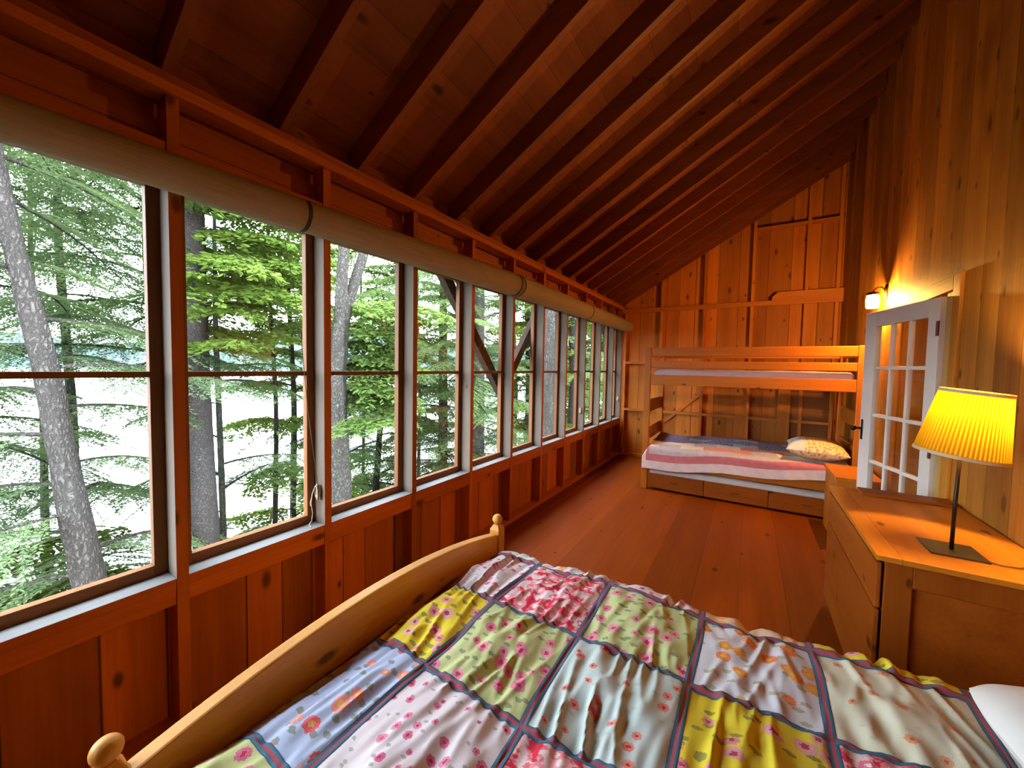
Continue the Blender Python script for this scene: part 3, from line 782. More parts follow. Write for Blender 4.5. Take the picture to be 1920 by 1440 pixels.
# mattresses and bedding
SHEET = plain('pink_sheet', (0.68, 0.50, 0.50), 0.85, var=0.05, scale=6)
def soft_slab(name, x0, x1, y0, y1, z0, z1, mat, seed=1, amp=0.008):
    nx, ny = 90, 30
    a = np.linspace(x0, x1, nx); b = np.linspace(y0, y1, ny)
    A, B = np.meshgrid(a, b, indexing='ij')
    ed = np.minimum(np.minimum(A-x0, x1-A), np.minimum(B-y0, y1-B))
    Z = z1-0.025*np.clip(1-ed/0.04, 0, 1)**2+amp*vnoise(A*7, B*9, seed)
    V = [tuple(p) for p in np.stack([A, B, Z], -1).reshape(-1, 3)]
    idx = np.arange(nx*ny).reshape(nx, ny)
    q = [tuple(t) for t in np.stack([idx[:-1, :-1], idx[1:, :-1], idx[1:, 1:], idx[:-1, 1:]], -1).reshape(-1, 4)]
    ring = list(idx[:, 0])+list(idx[-1, 1:])+list(idx[::-1, -1][1:])+list(idx[0, ::-1][1:-1])
    mid = len(V); rs = []
    for lev, (zz, o) in enumerate(((z0+(z1-z0)*0.5, 1.0), (z0, 0.4))):
        base = len(V)
        for j in ring:
            x, y, z = V[j]
            wig = 0.004*math.sin(x*31+seed)+0.003*math.sin(x*67+y*40)
            V.append((x+(0.004 if x >= x1-1e-6 else (-0.004 if x <= x0+1e-6 else 0))*o, y+(wig*o if (y <= y0+1e-6 or y >= y1-1e-6) else 0), zz))
        rs.append(list(range(base, base+len(ring))))
    for A_, B_ in ((ring, rs[0]), (rs[0], rs[1])):
        for j in range(len(ring)):
            k_ = (j+1) % len(ring); q.append((int(A_[j]), int(B_[j]), int(B_[k_]), int(A_[k_])))
    q.append(tuple(rs[1][::-1]))
    m = MB(); m.add(V, q)
    return m.build(name, mat, origin=((x0+x1)/2, (y0+y1)/2, z0), smooth=True)
tag(soft_slab('mattress', -0.985, 0.862, 4.868, 5.648, 1.3185, 1.468, SHEET, 2), 'mattress under a pale pink sheet on the top bunk', 'mattress')
tag(soft_slab('mattress', -0.985, 0.862, 4.868, 5.648, 0.3185, 0.525, SHEET, 4), 'mattress of the bottom bunk beneath the striped patchwork coverlet', 'mattress')
# lower coverlet: striped border with patchwork middle
def cloth(name, base, b2, sc=30, amt=0.5):
    m, k, out = new_mat(name)
    uv = k.new('ShaderNodeTexCoord').outputs['UV']
    n = k.ramp(k.noise(uv, sc, 4), 0.45, 0.62)
    principled(k, out, k.mix(k.math('MULTIPLY', n, amt), base, b2), 0.85, 0.1, bump=k.noise(uv, 300, 2), bs=0.2, bd=0.002)
    return m
CL = [cloth('hem_pink', (0.72, 0.56, 0.54), (0.80, 0.68, 0.64), 14), cloth('stripe_rose', (0.56, 0.16, 0.17), (0.62, 0.26, 0.24), 20, 0.3),
      cloth('border_grey', (0.50, 0.42, 0.42), (0.62, 0.54, 0.52), 20), cloth('patch_cream', (0.78, 0.70, 0.58), (0.62, 0.42, 0.36), 60, 0.5),
      cloth('patch_coral', (0.60, 0.25, 0.22), (0.68, 0.38, 0.32), 30, 0.4), cloth('patch_navy', (0.13, 0.13, 0.22), (0.42, 0.44, 0.50), 45, 0.8),
      cloth('patch_plum', (0.24, 0.16, 0.26), (0.36, 0.28, 0.36), 30, 0.5), cloth('patch_blue', (0.34, 0.38, 0.44), (0.60, 0.60, 0.60), 50, 0.7)]
NU, NV = 240, 120
ug = np.linspace(-1.075, 0.872, NU); vg = np.linspace(0, 1.02, NV)       # v from the front hem to the back
U, V_ = np.meshgrid(ug, vg, indexing='ij')
ft = (U+1.075)/1.95
drop = 0.290-0.155*ft+0.012*np.sin(U*7)                                    # hanging length at the front
TOP = 0.545
d = V_-drop
r0 = 0.05
th = np.clip((d+r0*0.8)/r0, -0.0, math.pi/2)
Yc = np.where(d < -r0*0.8, 0.0, np.where(th < math.pi/2, r0*(1-np.cos(th)), r0+(d-(math.pi/2-0.8)*r0)))
Zc = np.where(d < -r0*0.8, (d+r0*0.8)-r0, np.where(th < math.pi/2, r0*np.sin(th)-r0, 0.0))
wr = 0.006*vnoise(U*14, V_*9, 31)+0.010*vnoise(U*5, V_*5, 33)
hang = np.clip(-d/0.2, 0, 1)
Y = 4.798+Yc-0.012*hang*np.abs(vnoise(U*10+V_*6, V_*2, 35))-0.004
Z = TOP+Zc+np.clip(d, 0, 1)*0.045+wr*np.clip(d*6, 0, 1)+0.03*np.exp(-((U+0.05)/0.9)**2)*np.clip(d*3, 0, 1)
endl = np.clip((-0.99-U)/0.085, 0, 1)
Z = Z-0.13*endl**1.5*np.clip(1-hang, 0, 1)
inb = np.clip(d*12, 0, 1)
Uw = U+0.004*vnoise(U*6, V_*12, 37)
Uw = np.where(inb > 0, np.clip(Uw, -1.004+(1-inb)*-0.09, 0.868), Uw)
Pq = np.stack([Uw, np.minimum(Y, 5.645), Z], -1)
vcn = (vg[:-1]+vg[1:])/2; ucn = (ug[:-1]+ug[1:])/2
MI = np.zeros((NU-1, NV-1), int)
rnd = random.Random(5)
pat = {}
for i in range(NU-1):
    for j in range(NV-1):
        v, u = vcn[j], ucn[i]
        if v < 0.105: c = 0
        elif v < 0.19: c = 1
        elif v < 0.285: c = 2
        elif v < 0.52:
            key = (int((u+3)/0.235 + (0.45 if v > 0.40 else 0)), 0 if v < 0.40 else 1)
            if key not in pat: pat[key] = [3, 4, 3, 2, 4, 0, 3, 7][(key[0]*3+key[1]*2) % 8]
            c = pat[key]
        else:
            key = (int((u+3)/0.24), int(v/0.13))
            if key not in pat: pat[key] = rnd.choice([5, 5, 6, 7, 5, 6])
            c = pat[key]
        if u < -0.99 and v > 0.105: c = 1 if u > -1.03 else 0
        MI[i, j] = c
cq = grid_mesh('coverlet', Pq, CL, mi=MI, uv=np.stack([U, V_], -1), origin=(-0.1, 5.2, 0.3))
so = cq.modifiers.new('thick', 'SOLIDIFY'); so.thickness = 0.008; so.offset = -1
tag(cq, 'pink striped coverlet with dark patchwork centre on the bottom bunk', 'coverlet')
m, k, out = new_mat('yellow_print')
uv = k.new('ShaderNodeTexCoord').outputs['UV']
sp = k.new('ShaderNodeSeparateXYZ'); k.put(sp.inputs[0], uv)
side = k.ramp(k.math('ADD', sp.outputs[0], k.math('MULTIPLY', sp.outputs[1], 0.12)), -0.135, -0.125)
vo = k.voro(uv, 34, '2D')
fl = k.mix(k.ramp(vo.outputs['Distance'], 0.2, 0.42), (0.62, 0.28, 0.10), (0.80, 0.64, 0.34))
c = k.mix(side, (0.62, 0.66, 0.66), fl)
principled(k, out, c, 0.85, 0.1)
p = pillow('pillow', (0.63, 5.10, 0.664), 0.50, 0.60, 0.215, m, tilt=0.03, rz=-0.08, seed=8, rnd_=-0.02)
tag(p, 'yellow print pillow lying on the bottom bunk coverlet', 'pillow')
# trundle drawer under the bunk
td = thing('trundle_drawer', 'low trundle drawer with three panels under the bottom bunk', 'drawer', (-0.07, 5.2, 0))
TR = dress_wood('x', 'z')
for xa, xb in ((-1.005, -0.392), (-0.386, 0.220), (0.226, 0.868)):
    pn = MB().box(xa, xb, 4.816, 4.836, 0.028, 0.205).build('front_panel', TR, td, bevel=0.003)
    xc = (xa+xb)/2
    MB().prism([(xc-0.06, 0.128), (xc-0.03, 0.112), (xc+0.03, 0.112), (xc+0.06, 0.128), (xc+0.03, 0.122), (xc-0.03, 0.122)], 4.8145, 4.8165, 'y').build('finger_groove', plain('groove_dark', (0.06, 0.02, 0.008), 0.8), pn, origin=pn['_o'])
MB().box(-1.0, 0.865, 4.8365, 5.62, 0.04, 0.075).build('bottom', TR, td)
MB().box(-1.0, 0.865, 4.8362, 4.842, 0.076, 0.204).build('front_backing', plain('groove_dark', (0.06, 0.02, 0.008), 0.8), td)
for xx in (-0.9, 0.75):
    for yy in (4.9, 5.5): MB().tube([(xx-0.012, yy, 0.0205), (xx+0.012, yy, 0.0205)], 0.02, 12).build('caster', DARKMETAL, td)
tag(soft_slab('mattress', -0.99, 0.86, 4.846, 5.60, 0.0755, 0.262, plain('grey_ticking', (0.60, 0.54, 0.50), 0.85, var=0.05), 6), 'grey mattress inside the low trundle drawer', 'mattress')

# ------------------------------------------------------------------ roll-up blinds along the window heads
bmat, k, out = new_mat('woven_blind')
tc = k.new('ShaderNodeTexCoord').outputs['Object']
sp = k.new('ShaderNodeSeparateXYZ'); k.put(sp.inputs[0], tc)
n1 = k.noise(k.xyz(k.math('MULTIPLY', sp.outputs[0], 90), k.math('MULTIPLY', sp.outputs[1], 5), k.math('MULTIPLY', sp.outputs[2], 90)), 1, 3)
c = k.mix(n1, (0.26, 0.21, 0.155), (0.40, 0.33, 0.25))
principled(k, out, c, 0.8, 0.2, bump=n1, bs=0.4, bd=0.004)
STRAP = plain('black_strap', (0.02, 0.017, 0.015), 0.6)
CORD = plain('natural_cord', (0.50, 0.42, 0.32), 0.8)
def blind(y0, y1, r0, r1, label, straps):
    b = thing('roll_blind', label, 'blind', (XL+0.01, (y0+y1)/2, 2.07), group=None)
    n = 30; m = MB(); pts = []; rs = []
    prof_ = []
    nn = 28; rings = []
    for i in range(n+1):
        y = y0+(y1-y0)*i/n; rr = r0+(r1-r0)*i/n
        cx, cz = XL+rr+0.002, 2.07+rr
        for j in range(nn):
            a = 2*math.pi*j/nn
            w = 1+0.02*math.sin(3*a+1.2)
            m.v.append((cx+rr*min(w, 1.0)*math.cos(a), y, cz+rr*w*math.sin(a)))
    m.f = [(i*nn+j, i*nn+(j+1) % nn, (i+1)*nn+(j+1) % nn, (i+1)*nn+j) for i in range(n) for j in range(nn)]+[tuple(range(nn)), tuple(range((n+1)*nn-1, n*nn-1, -1))]
    m.m = [0]*len(m.f)
    m.build('roll', bmat, b, smooth=True)
    for ys_ in straps:
        rr = r0+(r1-r0)*(ys_-y0)/(y1-y0)
        cx, cz = XL+rr+0.002, 2.07+rr
        q = MB(); pp = []
        for j in range(-4, 22):
            a = -math.pi*0.62+j*0.13
            pp.append((cx+(rr+0.0025)*math.cos(a), (rr+0.0025)*math.sin(a)+cz))
        V = []; F = []
        for i_, (x, z) in enumerate(pp): V += [(x, ys_-0.008, z), (x, ys_+0.008, z)]
        for i_ in range(len(pp)-1): F.append((2*i_, 2*i_+1, 2*i_+3, 2*i_+2))
        q.add(V, F); s_ = q.build('strap', STRAP, b)
        so = s_.modifiers.new('thick', 'SOLIDIFY'); so.thickness = 0.003
    return b
b1 = blind(-1.0, 2.86, 0.045, 0.097, 'long rolled-up woven blind over the nearest windows, thinner end towards the camera', (1.005, 2.80))
b2 = blind(2.872, 6.46, 0.097, 0.094, 'rolled-up woven blind over the far windows beside the bunk bed', (4.55,))
def pull_cord(y_top, y_cleat, z_top, z_cleat, x_top, b, tassel=True):
    ym = y_cleat-0.0
    MB().tube([(x_top, y_top, z_top), (x_top-0.01, (y_top*2+y_cleat)/3+0.005, z_top-(z_top-z_cleat)*0.33), (XL-0.03, (y_top+2*y_cleat)/3+0.006, z_top-(z_top-z_cleat)*0.66), (XL-0.04, y_cleat-0.012, z_cleat+0.03)], 0.0018, 6).build('pull_cord', plain('thin_cord', (0.20, 0.15, 0.10), 0.8), b, smooth=True)
def cleat(y, z, label, long_tail):
    """on the side of a stud, at the near face y"""
    c = thing('cord_cleat', label, 'cleat', (XL-0.04, y, z))
    q = MB(); q.box(XL-0.046, XL-0.034, y-0.010, y-0.0005, z-0.012, z+0.012); q.box(XL-0.048, XL-0.032, y-0.020, y-0.010, z-0.042, z+0.042)
    q.build('cleat_body', plain('cleat_metal', (0.25, 0.21, 0.16), 0.5, 0.3), c, bevel=0.004)
    q = MB(); pts = []
    for i in range(60):
        a = i/59*6*2*math.pi
        pts.append((XL-0.04+0.012*math.sin(a)+0.0006*(i % 7-3), y-0.006-0.018*(0.5+0.5*math.cos(a*0.5)), z+0.034*math.cos(a)))
    q.tube(pts, 0.0024, 6); q.build('wound_cord', CORD, c, smooth=True)
    if long_tail:
        q = MB(); q.tube([(XL-0.045, y-0.024, z+0.03), (XL-0.062, y-0.03, z-0.01), (XL-0.066, y-0.034, z-0.06), (XL-0.058, y-0.03, z-0.11), (XL-0.066, y-0.034, z-0.17), (XL-0.062, y-0.04, 0.645), (XL-0.05, y-0.055, 0.634), (XL-0.02, y-0.06, 0.634)], 0.0024, 6)
        q.tube([(XL-0.062, y-0.03, z-0.02), (XL-0.072, y-0.034, z-0.055), (XL-0.07, y-0.036, z-0.075)], 0.0022, 6)
        q.build('cord_tail', CORD, c, smooth=True)
    return c
pull_cord(0.93, STUD_R[5]-0.038, 2.07, 0.80, XL+0.05, b1)
cleat(STUD_R[5]-0.038, 0.80, 'wound cord cleat with a tail hanging to the sill, second window post', True)
pull_cord(2.62, STUD_R[7]-0.038, 2.08, 1.26, XL+0.08, b1)
cleat(STUD_R[11]-0.038, 0.90, 'small pale cord cleat on the post beside the far end windows', False)
cleat(6.467, 0.95, 'small pale cord cleat on the last window post in the corner', False)
# ------------------------------------------------------------------ outside: porch braces
DKW = wood('brace_wood', light=(0.0510, 0.0270, 0.0180), dark=(0.0270, 0.0132, 0.0084), axis='z', across='y', knots=0.0, tone=0.1, rough=0.8)
pz = structure('outside_braces', (-2.0, 3.1, 1.2))
def brace(p, q, wd=0.085):
    (ya, za), (yb, zb) = p, q
    L = math.hypot(yb-ya, zb-za); nx, nz = -(zb-za)/L*wd/2, (yb-ya)/L*wd/2
    MB().prism([(ya+nx, za+nz), (ya-nx, za-nz), (yb-nx, zb-nz), (yb+nx, zb+nz)], -2.05, -1.99, 'x').build('brace', DKW, pz)
brace((2.13, 2.285), (3.06, 1.22)); brace((3.23, 1.42), (3.75, 2.03)); brace((5.92, 2.28), (6.33, 1.80))

# ------------------------------------------------------------------ ground, lake, far hill
gm, k, out = new_mat('forest_floor')
tc = k.new('ShaderNodeTexCoord').outputs['Object']
n = k.noise(tc, 1.5, 6, 0.65)
c = k.mix(k.ramp(n, 0.35, 0.65), (0.06, 0.045, 0.03), (0.15, 0.13, 0.09))
c = k.mix(k.ramp(k.noise(tc, 4, 4), 0.5, 0.62), c, (0.07, 0.12, 0.03))
principled(k, out, c, 0.95, 0.1, bump=n, bs=0.6, bd=0.05)
xs = np.array([-1.97, -2.6, -3.5, -4.6, -6.0, -7.5, -9.0, -11.0, -14.0]); zs_ = np.array([-1.3, -1.5, -2.1, -2.8, -3.7, -4.5, -5.0, -5.4, -6.2])
ysg = np.linspace(-14, 46, 121); xg = np.linspace(-1.97, -14, 60)
Xg, Yg = np.meshgrid(xg, ysg, indexing='ij')
Zg = np.interp(-Xg, -xs, zs_)+0.25*vnoise(Xg*0.6, Yg*0.6, 41)*np.clip((-Xg-2.2)/2, 0, 1)+np.clip((Yg-8)*0.045, 0, 1.6)
g = grid_mesh('outside_ground', np.stack([Xg, Yg, Zg], -1), [gm]); g['kind'] = 'structure'
LAKE_Z = -5.2
wm, k, out = new_mat('lake_water')
tc = k.new('ShaderNodeTexCoord').outputs['Object']
n = k.noise(tc, 0.7, 4)
principled(k, out, k.mix(n, (0.034, 0.040, 0.048), (0.046, 0.052, 0.058)), 0.18, 0.5, bump=n, bs=0.15, bd=0.05)
MB().box(-900, -7.0, -700, 900, LAKE_Z-0.5, LAKE_Z).build('lake', wm, kind='structure')
hm_, k, out = new_mat('hazy_far_forest')
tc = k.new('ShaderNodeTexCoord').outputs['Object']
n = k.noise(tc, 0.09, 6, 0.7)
principled(k, out, k.mix(k.ramp(n, 0.3, 0.7), (0.046, 0.074, 0.075), (0.060, 0.088, 0.088)), 1.0, 0.0, bump=n, bs=0.5, bd=4)  # distance haze put into the forest colour as pale blue-grey
na = 260
az = np.linspace(R(-20), R(110), na)
def hill_h(a):
    d = np.degrees(a)
    return 20+33*np.exp(-((d-55)/13)**2)+14*np.exp(-((d-30)/14)**2)+10*np.exp(-((d-88)/8)**2)+2.2*vnoise(d*0.5, d*0, 51)+1.3*vnoise(d*2.1, d*0, 52)
rows = []
for t in np.linspace(0, 1, 14):
    D = 430+170*t
    h = LAKE_Z-0.3+hill_h(az)*math.sin(t*math.pi/2)+1.6*vnoise(az*160, az*0+t*9, 53)*(0.15+t)
    rows.append(np.stack([-D*np.sin(az), D*np.cos(az), h], -1))
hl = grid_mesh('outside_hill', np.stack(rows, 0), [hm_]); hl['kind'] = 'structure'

# ------------------------------------------------------------------ trees
def bark_mat(name, c1, c2, sx, sz, lichen=None):
    m, k, out = new_mat(name)
    tc = k.new('ShaderNodeTexCoord').outputs['Object']
    sp = k.new('ShaderNodeSeparateXYZ'); k.put(sp.inputs[0], tc)
    wob = k.noise(tc, 11, 5, 0.7)
    v = k.xyz(k.math('MULTIPLY', k.math('ADD', sp.outputs[0], k.math('MULTIPLY', wob, 0.11)), sx), k.math('MULTIPLY', k.math('ADD', sp.outputs[1], k.math('MULTIPLY', wob, 0.11)), sx), k.math('MULTIPLY', sp.outputs[2], sz))
    vo = k.voro(v, 1.0, '3D', 'DISTANCE_TO_EDGE')
    cr = k.ramp(vo.outputs['Distance'], 0.0, 0.30)
    vc = k.voro(v, 1.0)
    cs = k.new('ShaderNodeSeparateColor'); k.put(cs.inputs[0], vc.outputs['Color'])
    fine = k.noise(tc, 70, 4, 0.65)
    t = k.math('MULTIPLY', cr, k.math('ADD', 0.45, k.math('MULTIPLY', cs.outputs[0], 0.55)))
    t = k.math('MULTIPLY', t, k.math('ADD', 0.5, fine))
    c = k.mix(t, c1, c2)
    if lichen: c = k.mix(k.math('MULTIPLY', k.ramp(k.noise(tc, 7, 5, 0.7), 0.55, 0.68), 0.8), c, lichen)
    principled(k, out, c, 0.95, 0.1, bump=k.math('ADD', cr, k.math('MULTIPLY', fine, 0.5)), bs=0.9, bd=0.025)
    return m
BARK_A = bark_mat('scaly_bark', (0.052, 0.046, 0.042), (0.115, 0.104, 0.097), 34, 10)
BARK_B = bark_mat('fine_bark', (0.066, 0.059, 0.057), (0.150, 0.136, 0.133), 60, 30)
BARK_C = bark_mat('pale_bark', (0.0510, 0.0468, 0.0408), (0.1260, 0.1170, 0.1032), 38, 14, lichen=(0.1020, 0.1110, 0.0930))
BARK_D = bark_mat('dark_bark', (0.0108, 0.0096, 0.0078), (0.0390, 0.0348, 0.0288), 24, 9)
BARK_E = bark_mat('mossy_bark', (0.0270, 0.0288, 0.0228), (0.0750, 0.0780, 0.0630), 30, 10, lichen=(0.0600, 0.0780, 0.0480))
def leaf_mat(name, c1, c2, tr=0.45):
    m, k, out = new_mat(name)
    tc = k.new('ShaderNodeTexCoord').outputs['Object']
    n = k.math('ADD', k.math('MULTIPLY', k.noise(tc, 1.3, 3), 0.6), k.math('MULTIPLY', k.noise(tc, 21, 2), 0.5))
    c = k.mix(k.ramp(n, 0.36, 0.74), c1, c2)
    d = k.new('ShaderNodeBsdfDiffuse'); k.put(d.inputs[0], c)
    t = k.new('ShaderNodeBsdfTranslucent'); k.put(t.inputs[0], k.mix(0.35, c, (0.14, 0.21, 0.035)))
    mx = k.new('ShaderNodeMixShader'); k.put(mx.inputs[0], tr)
    k.l.new(d.outputs[0], mx.inputs[1]); k.l.new(t.outputs[0], mx.inputs[2]); k.l.new(mx.outputs[0], out.inputs[0])
    return m
HEM1 = leaf_mat('hemlock_needles', (0.085, 0.140, 0.062), (0.200, 0.290, 0.105), 0.5)
HEM2 = leaf_mat('hemlock_shade_needles', (0.095, 0.140, 0.082), (0.200, 0.280, 0.125), 0.5)
BRT = leaf_mat('beech_leaves', (0.085, 0.145, 0.028), (0.190, 0.275, 0.055), 0.55)
MID = leaf_mat('maple_leaves', (0.075, 0.130, 0.036), (0.160, 0.235, 0.062), 0.55)

def leaves_mesh(C, D, N, L, Wd):
    """diamond leaves: centre-base C, direction D, normal N, lengths L, widths Wd"""
    S = np.cross(D, N); S /= np.maximum(np.linalg.norm(S, axis=1, keepdims=True), 1e-6)
    L = L[:, None]; Wd = Wd[:, None]
    v = np.stack([C, C+D*L*0.45+S*Wd*0.5, C+D*L, C+D*L*0.45-S*Wd*0.5], 1).reshape(-1, 3)
    return v
def add_leaf_object(name, V, mat, parent, origin):
    n = len(V)//4
    me = bpy.data.meshes.new(name)
    me.vertices.add(len(V)); me.vertices.foreach_set('co', (V-np.array(origin)).astype(np.float32).reshape(-1))
    me.loops.add(len(V)); me.loops.foreach_set('vertex_index', np.arange(len(V), dtype=np.int32))
    me.polygons.add(n); me.polygons.foreach_set('loop_start', np.arange(0, len(V), 4, dtype=np.int32))
    me.polygons.foreach_set('loop_total', np.full(n, 4, dtype=np.int32))
    me.materials.append(mat); me.update(calc_edges=True); me.validate()
    o = bpy.data.objects.new(name, me); COL.objects.link(o); o.parent = parent
    return o

def unit(v): return v/np.maximum(np.linalg.norm(v, axis=-1, keepdims=True), 1e-9)
TREES = []
def tree(label, path, bark, leafmat, nb, zr, Lr, kind='hemlock', seed=0, azr=(0, 360), fork=None, dens=1.0, sides=28, rough=0.012, cat='tree', group=None, bark_step=0.05):
    """path: list of (x, y, z, radius) from the root up"""
    rg = np.random.RandomState(seed)
    x0, y0, z0, _ = path[0]
    t = thing('hemlock_tree' if kind == 'hemlock' else 'leafy_tree', label, cat, (x0, y0, z0), group=group)
    org = (x0, y0, z0)
    def trunk(pth, name):
        P = np.array(pth, float); zz = P[:, 2]
        n = max(8, int((zz[-1]-zz[0])/bark_step))
        zi = np.linspace(zz[0], zz[-1], n)
        X = np.interp(zi, zz, P[:, 0]); Y = np.interp(zi, zz, P[:, 1]); Rr = np.interp(zi, zz, P[:, 3])
        ker = np.ones(7)/7
        if n > 20:
            X[3:-3] = np.convolve(X, ker, 'valid'); Y[3:-3] = np.convolve(Y, ker, 'valid')
        a = np.linspace(0, 2*np.pi, sides+1)
        A, Zi = np.meshgrid(a, zi, indexing='ij')
        rr = Rr[None, :]*(1+rough*6*vnoise(np.cos(A)*2+seed, Zi*0.8+np.sin(A)*2, seed+61)+rough*4*vnoise(np.cos(A)*5+np.sin(A)*4, Zi*5, seed+63))
        G = np.stack([X[None, :]+rr*np.cos(A), Y[None, :]+rr*np.sin(A), Zi], -1)
        grid_mesh(name, G, [bark], parent=t, origin=org)
        return zi, X, Y, Rr
    zi, X, Y, Rr = trunk(path, 'trunk')
    if fork:
        for f_ in fork: trunk(f_, 'trunk_fork')
    LC, LD, LN, LL, LW = [], [], [], [], []
    nb = int(nb*1.5)
    for i in range(nb):
        z = zr[0]+(zr[1]-zr[0])*(i+rg.rand())/nb
        az_ = R(azr[0]+(azr[1]-azr[0])*((i*0.382+rg.rand()*0.25) % 1))
        L = Lr[0]+(Lr[1]-Lr[0])*rg.rand()
        if z > zi[-1]: continue
        bx, by = np.interp(z, zi, X), np.interp(z, zi, Y)
        rise = 0.18+0.2*rg.rand() if kind != 'hemlock' else 0.02+0.22*rg.rand()
        sag = 0.22+0.22*rg.rand()
        bend = 0.35*(rg.rand()-0.5)
        d2 = np.array([math.cos(az_), math.sin(az_), 0]); s2 = np.array([-d2[1], d2[0], 0])
        def axis(tt):
            tt = np.asarray(tt)[..., None]
            return np.array([bx, by, z])+d2*L*tt+s2*L*bend*tt**2+np.array([0, 0, 1.0])*L*(rise*tt-sag*tt**2)
        tt = np.linspace(0, 1, 12)
        pts = axis(tt)
        if pts[:, 0].max() > -2.35: 
            k_ = np.argmax(pts[:, 0] > -2.35)
            tmax = tt[max(k_-1, 1)]
        else: tmax = 1.0
        rb = max(0.006, 0.012*L)
        q = MB(); q.tube([tuple(p) for p in axis(np.linspace(0, tmax, 12))], [rb*(1-0.85*s) for s in np.linspace(0, 1, 12)], 6)
        q.build('branch', bark, t, smooth=True)
        nt = int(L/0.027*dens)
        for j in range(nt):
            u = (0.10+0.90*(j+rg.rand()*0.6)/nt)*tmax
            base = axis(np.array([u]))[0]; nxt = axis(np.array([u+0.02]))[0]
            fw = (nxt-base)/np.linalg.norm(nxt-base)
            sd = 1 if j % 2 else -1
            tl_ = L*(0.40*(1-u)**0.8+0.09)*(0.65+0.6*rg.rand())
            ang = R(52+22*rg.rand())
            td = fw*math.cos(ang)+sd*np.cross(np.array([0, 0, 1.0]), fw)*math.sin(ang)
            td = td+np.array([0, 0, -0.10-0.25*rg.rand()]); td /= np.linalg.norm(td)
            if kind == 'hemlock':
                n = max(3, int(tl_/0.020)); ll, lw = 0.056, 0.0185
            else:
                n = max(2, int(tl_/0.042)); ll, lw = 0.095, 0.052
            w = (np.arange(n)+rg.rand(n)*0.5)/n*tl_
            c = base+td*w[:, None]+np.array([0, 0, -0.35])*(w**2)[:, None]
            if kind == 'hemlock':
                # short side sprays on the twig
                sp_ = np.where(np.arange(n) % 2 == 0, 1, -1)[:, None]
                sv = np.cross(np.array([0, 0, 1.0]), td); sv /= np.linalg.norm(sv)
                for rep in (0.35, 1.0):
                    dd = unit(td*(0.75 if rep > .5 else 0.9)+sp_*sv*(0.85*rep)+rg.randn(n, 3)*0.13)
                    LC.append(c+sp_*sv*0.004); LD.append(dd); LN.append(unit(np.array([0, 0, 1.0])+rg.randn(n, 3)*0.28))
                    LL.append(ll*(0.7+0.6*rg.rand(n))); LW.append(lw*(0.8+0.5*rg.rand(n)))
            else:
                sv = np.cross(np.array([0, 0, 1.0]), td); sv /= np.linalg.norm(sv)
                sp_ = np.where(np.arange(n) % 2 == 0, 1, -1)[:, None]
                for rep in range(2):
                    dd = unit(td*0.6+sp_*sv*0.75+rg.randn(n, 3)*0.25+np.array([0, 0, -0.12]))
                    LC.append(c+rg.randn(n, 3)*0.02); LD.append(dd); LN.append(unit(np.array([0, 0, 1.0])+rg.randn(n, 3)*0.35))
                    LL.append(ll*(0.7+0.6*rg.rand(n))); LW.append(lw*(0.8+0.5*rg.rand(n)))
    if LC:
        C, D, N, L_, W_ = [np.concatenate(a) for a in (LC, LD, LN, LL, LW)]
        keep = (C[:, 0] < -2.3) & (C[:, 2] > -5.3)
        V = leaves_mesh(C[keep], D[keep], N[keep], L_[keep], W_[keep])
        add_leaf_object('foliage', V, leafmat, t, org)
        TREES.append((label, len(V)//4))
    return t
# trunks that can be told apart in the windows
tree('leaning grey scaly trunk seen through the nearest window', [(-6.0, 1.35, -3.9, 0.17), (-6.0, 1.06, -1.0, 0.128), (-6.0, 0.81, 1.31, 0.096), (-6.0, 0.62, 2.67, 0.078), (-6.0, 0.2, 6.0, 0.05)], BARK_A, HEM2, 26, (-2.2, 5.2), (1.2, 2.4), seed=2, azr=(75, 285), sides=40, rough=0.02, bark_step=0.03)
tree('straight grey trunk behind the second window from the front', [(-6.5, 2.32, -4.1, 0.19), (-6.5, 2.285, -1.2, 0.158), (-6.5, 2.215, 1.29, 0.136), (-6.5, 2.203, 3.6, 0.122), (-6.5, 2.19, 8.0, 0.07)], BARK_B, BRT, 17, (1.6, 5.0), (0.9, 1.9), kind='leafy', seed=5, azr=(-35, 150), sides=40, rough=0.008, bark_step=0.03)
tree('thin sapling stem beside the straight trunk in the second window', [(-7.2, 2.80, -4.4, 0.05), (-7.2, 2.74, 0.0, 0.042), (-7.2, 2.70, 2.0, 0.035), (-7.2, 2.72, 5.0, 0.015)], BARK_E, HEM1, 15, (-3.0, 4.6), (0.9, 2.1), seed=8, azr=(70, 235))
tree('forked pale trunk at the left of the third window', [(-5.0, 3.40, -3.1, 0.17), (-5.0, 3.37, -0.25, 0.150), (-5.0, 3.33, 1.3, 0.118), (-5.0, 3.42, 2.2, 0.105), (-5.0, 3.44, 2.45, 0.10)], BARK_C, MID, 8, (0.6, 2.4), (0.8, 1.6), kind='leafy', seed=11, sides=36, rough=0.02, bark_step=0.03, azr=(20, 120),
     fork=[[(-5.0, 3.40, 2.25, 0.088), (-5.0, 3.41, 2.6, 0.080), (-5.0, 3.44, 3.1, 0.075), (-5.0, 3.40, 5.5, 0.05)], [(-5.0, 3.45, 2.2, 0.085), (-5.0, 3.60, 2.6, 0.078), (-5.0, 3.78, 3.15, 0.074), (-5.0, 4.1, 5.5, 0.045)]])
tree('mossy grey trunk behind the diagonal braces in the fifth window', [(-5.4, 7.15, -3.2, 0.24), (-5.4, 7.12, 0.0, 0.215), (-5.4, 7.10, 4.0, 0.18), (-5.4, 7.1, 7.5, 0.10)], BARK_E, HEM1, 20, (-1.5, 5.0), (1.0, 2.2), seed=14, azr=(150, 420))
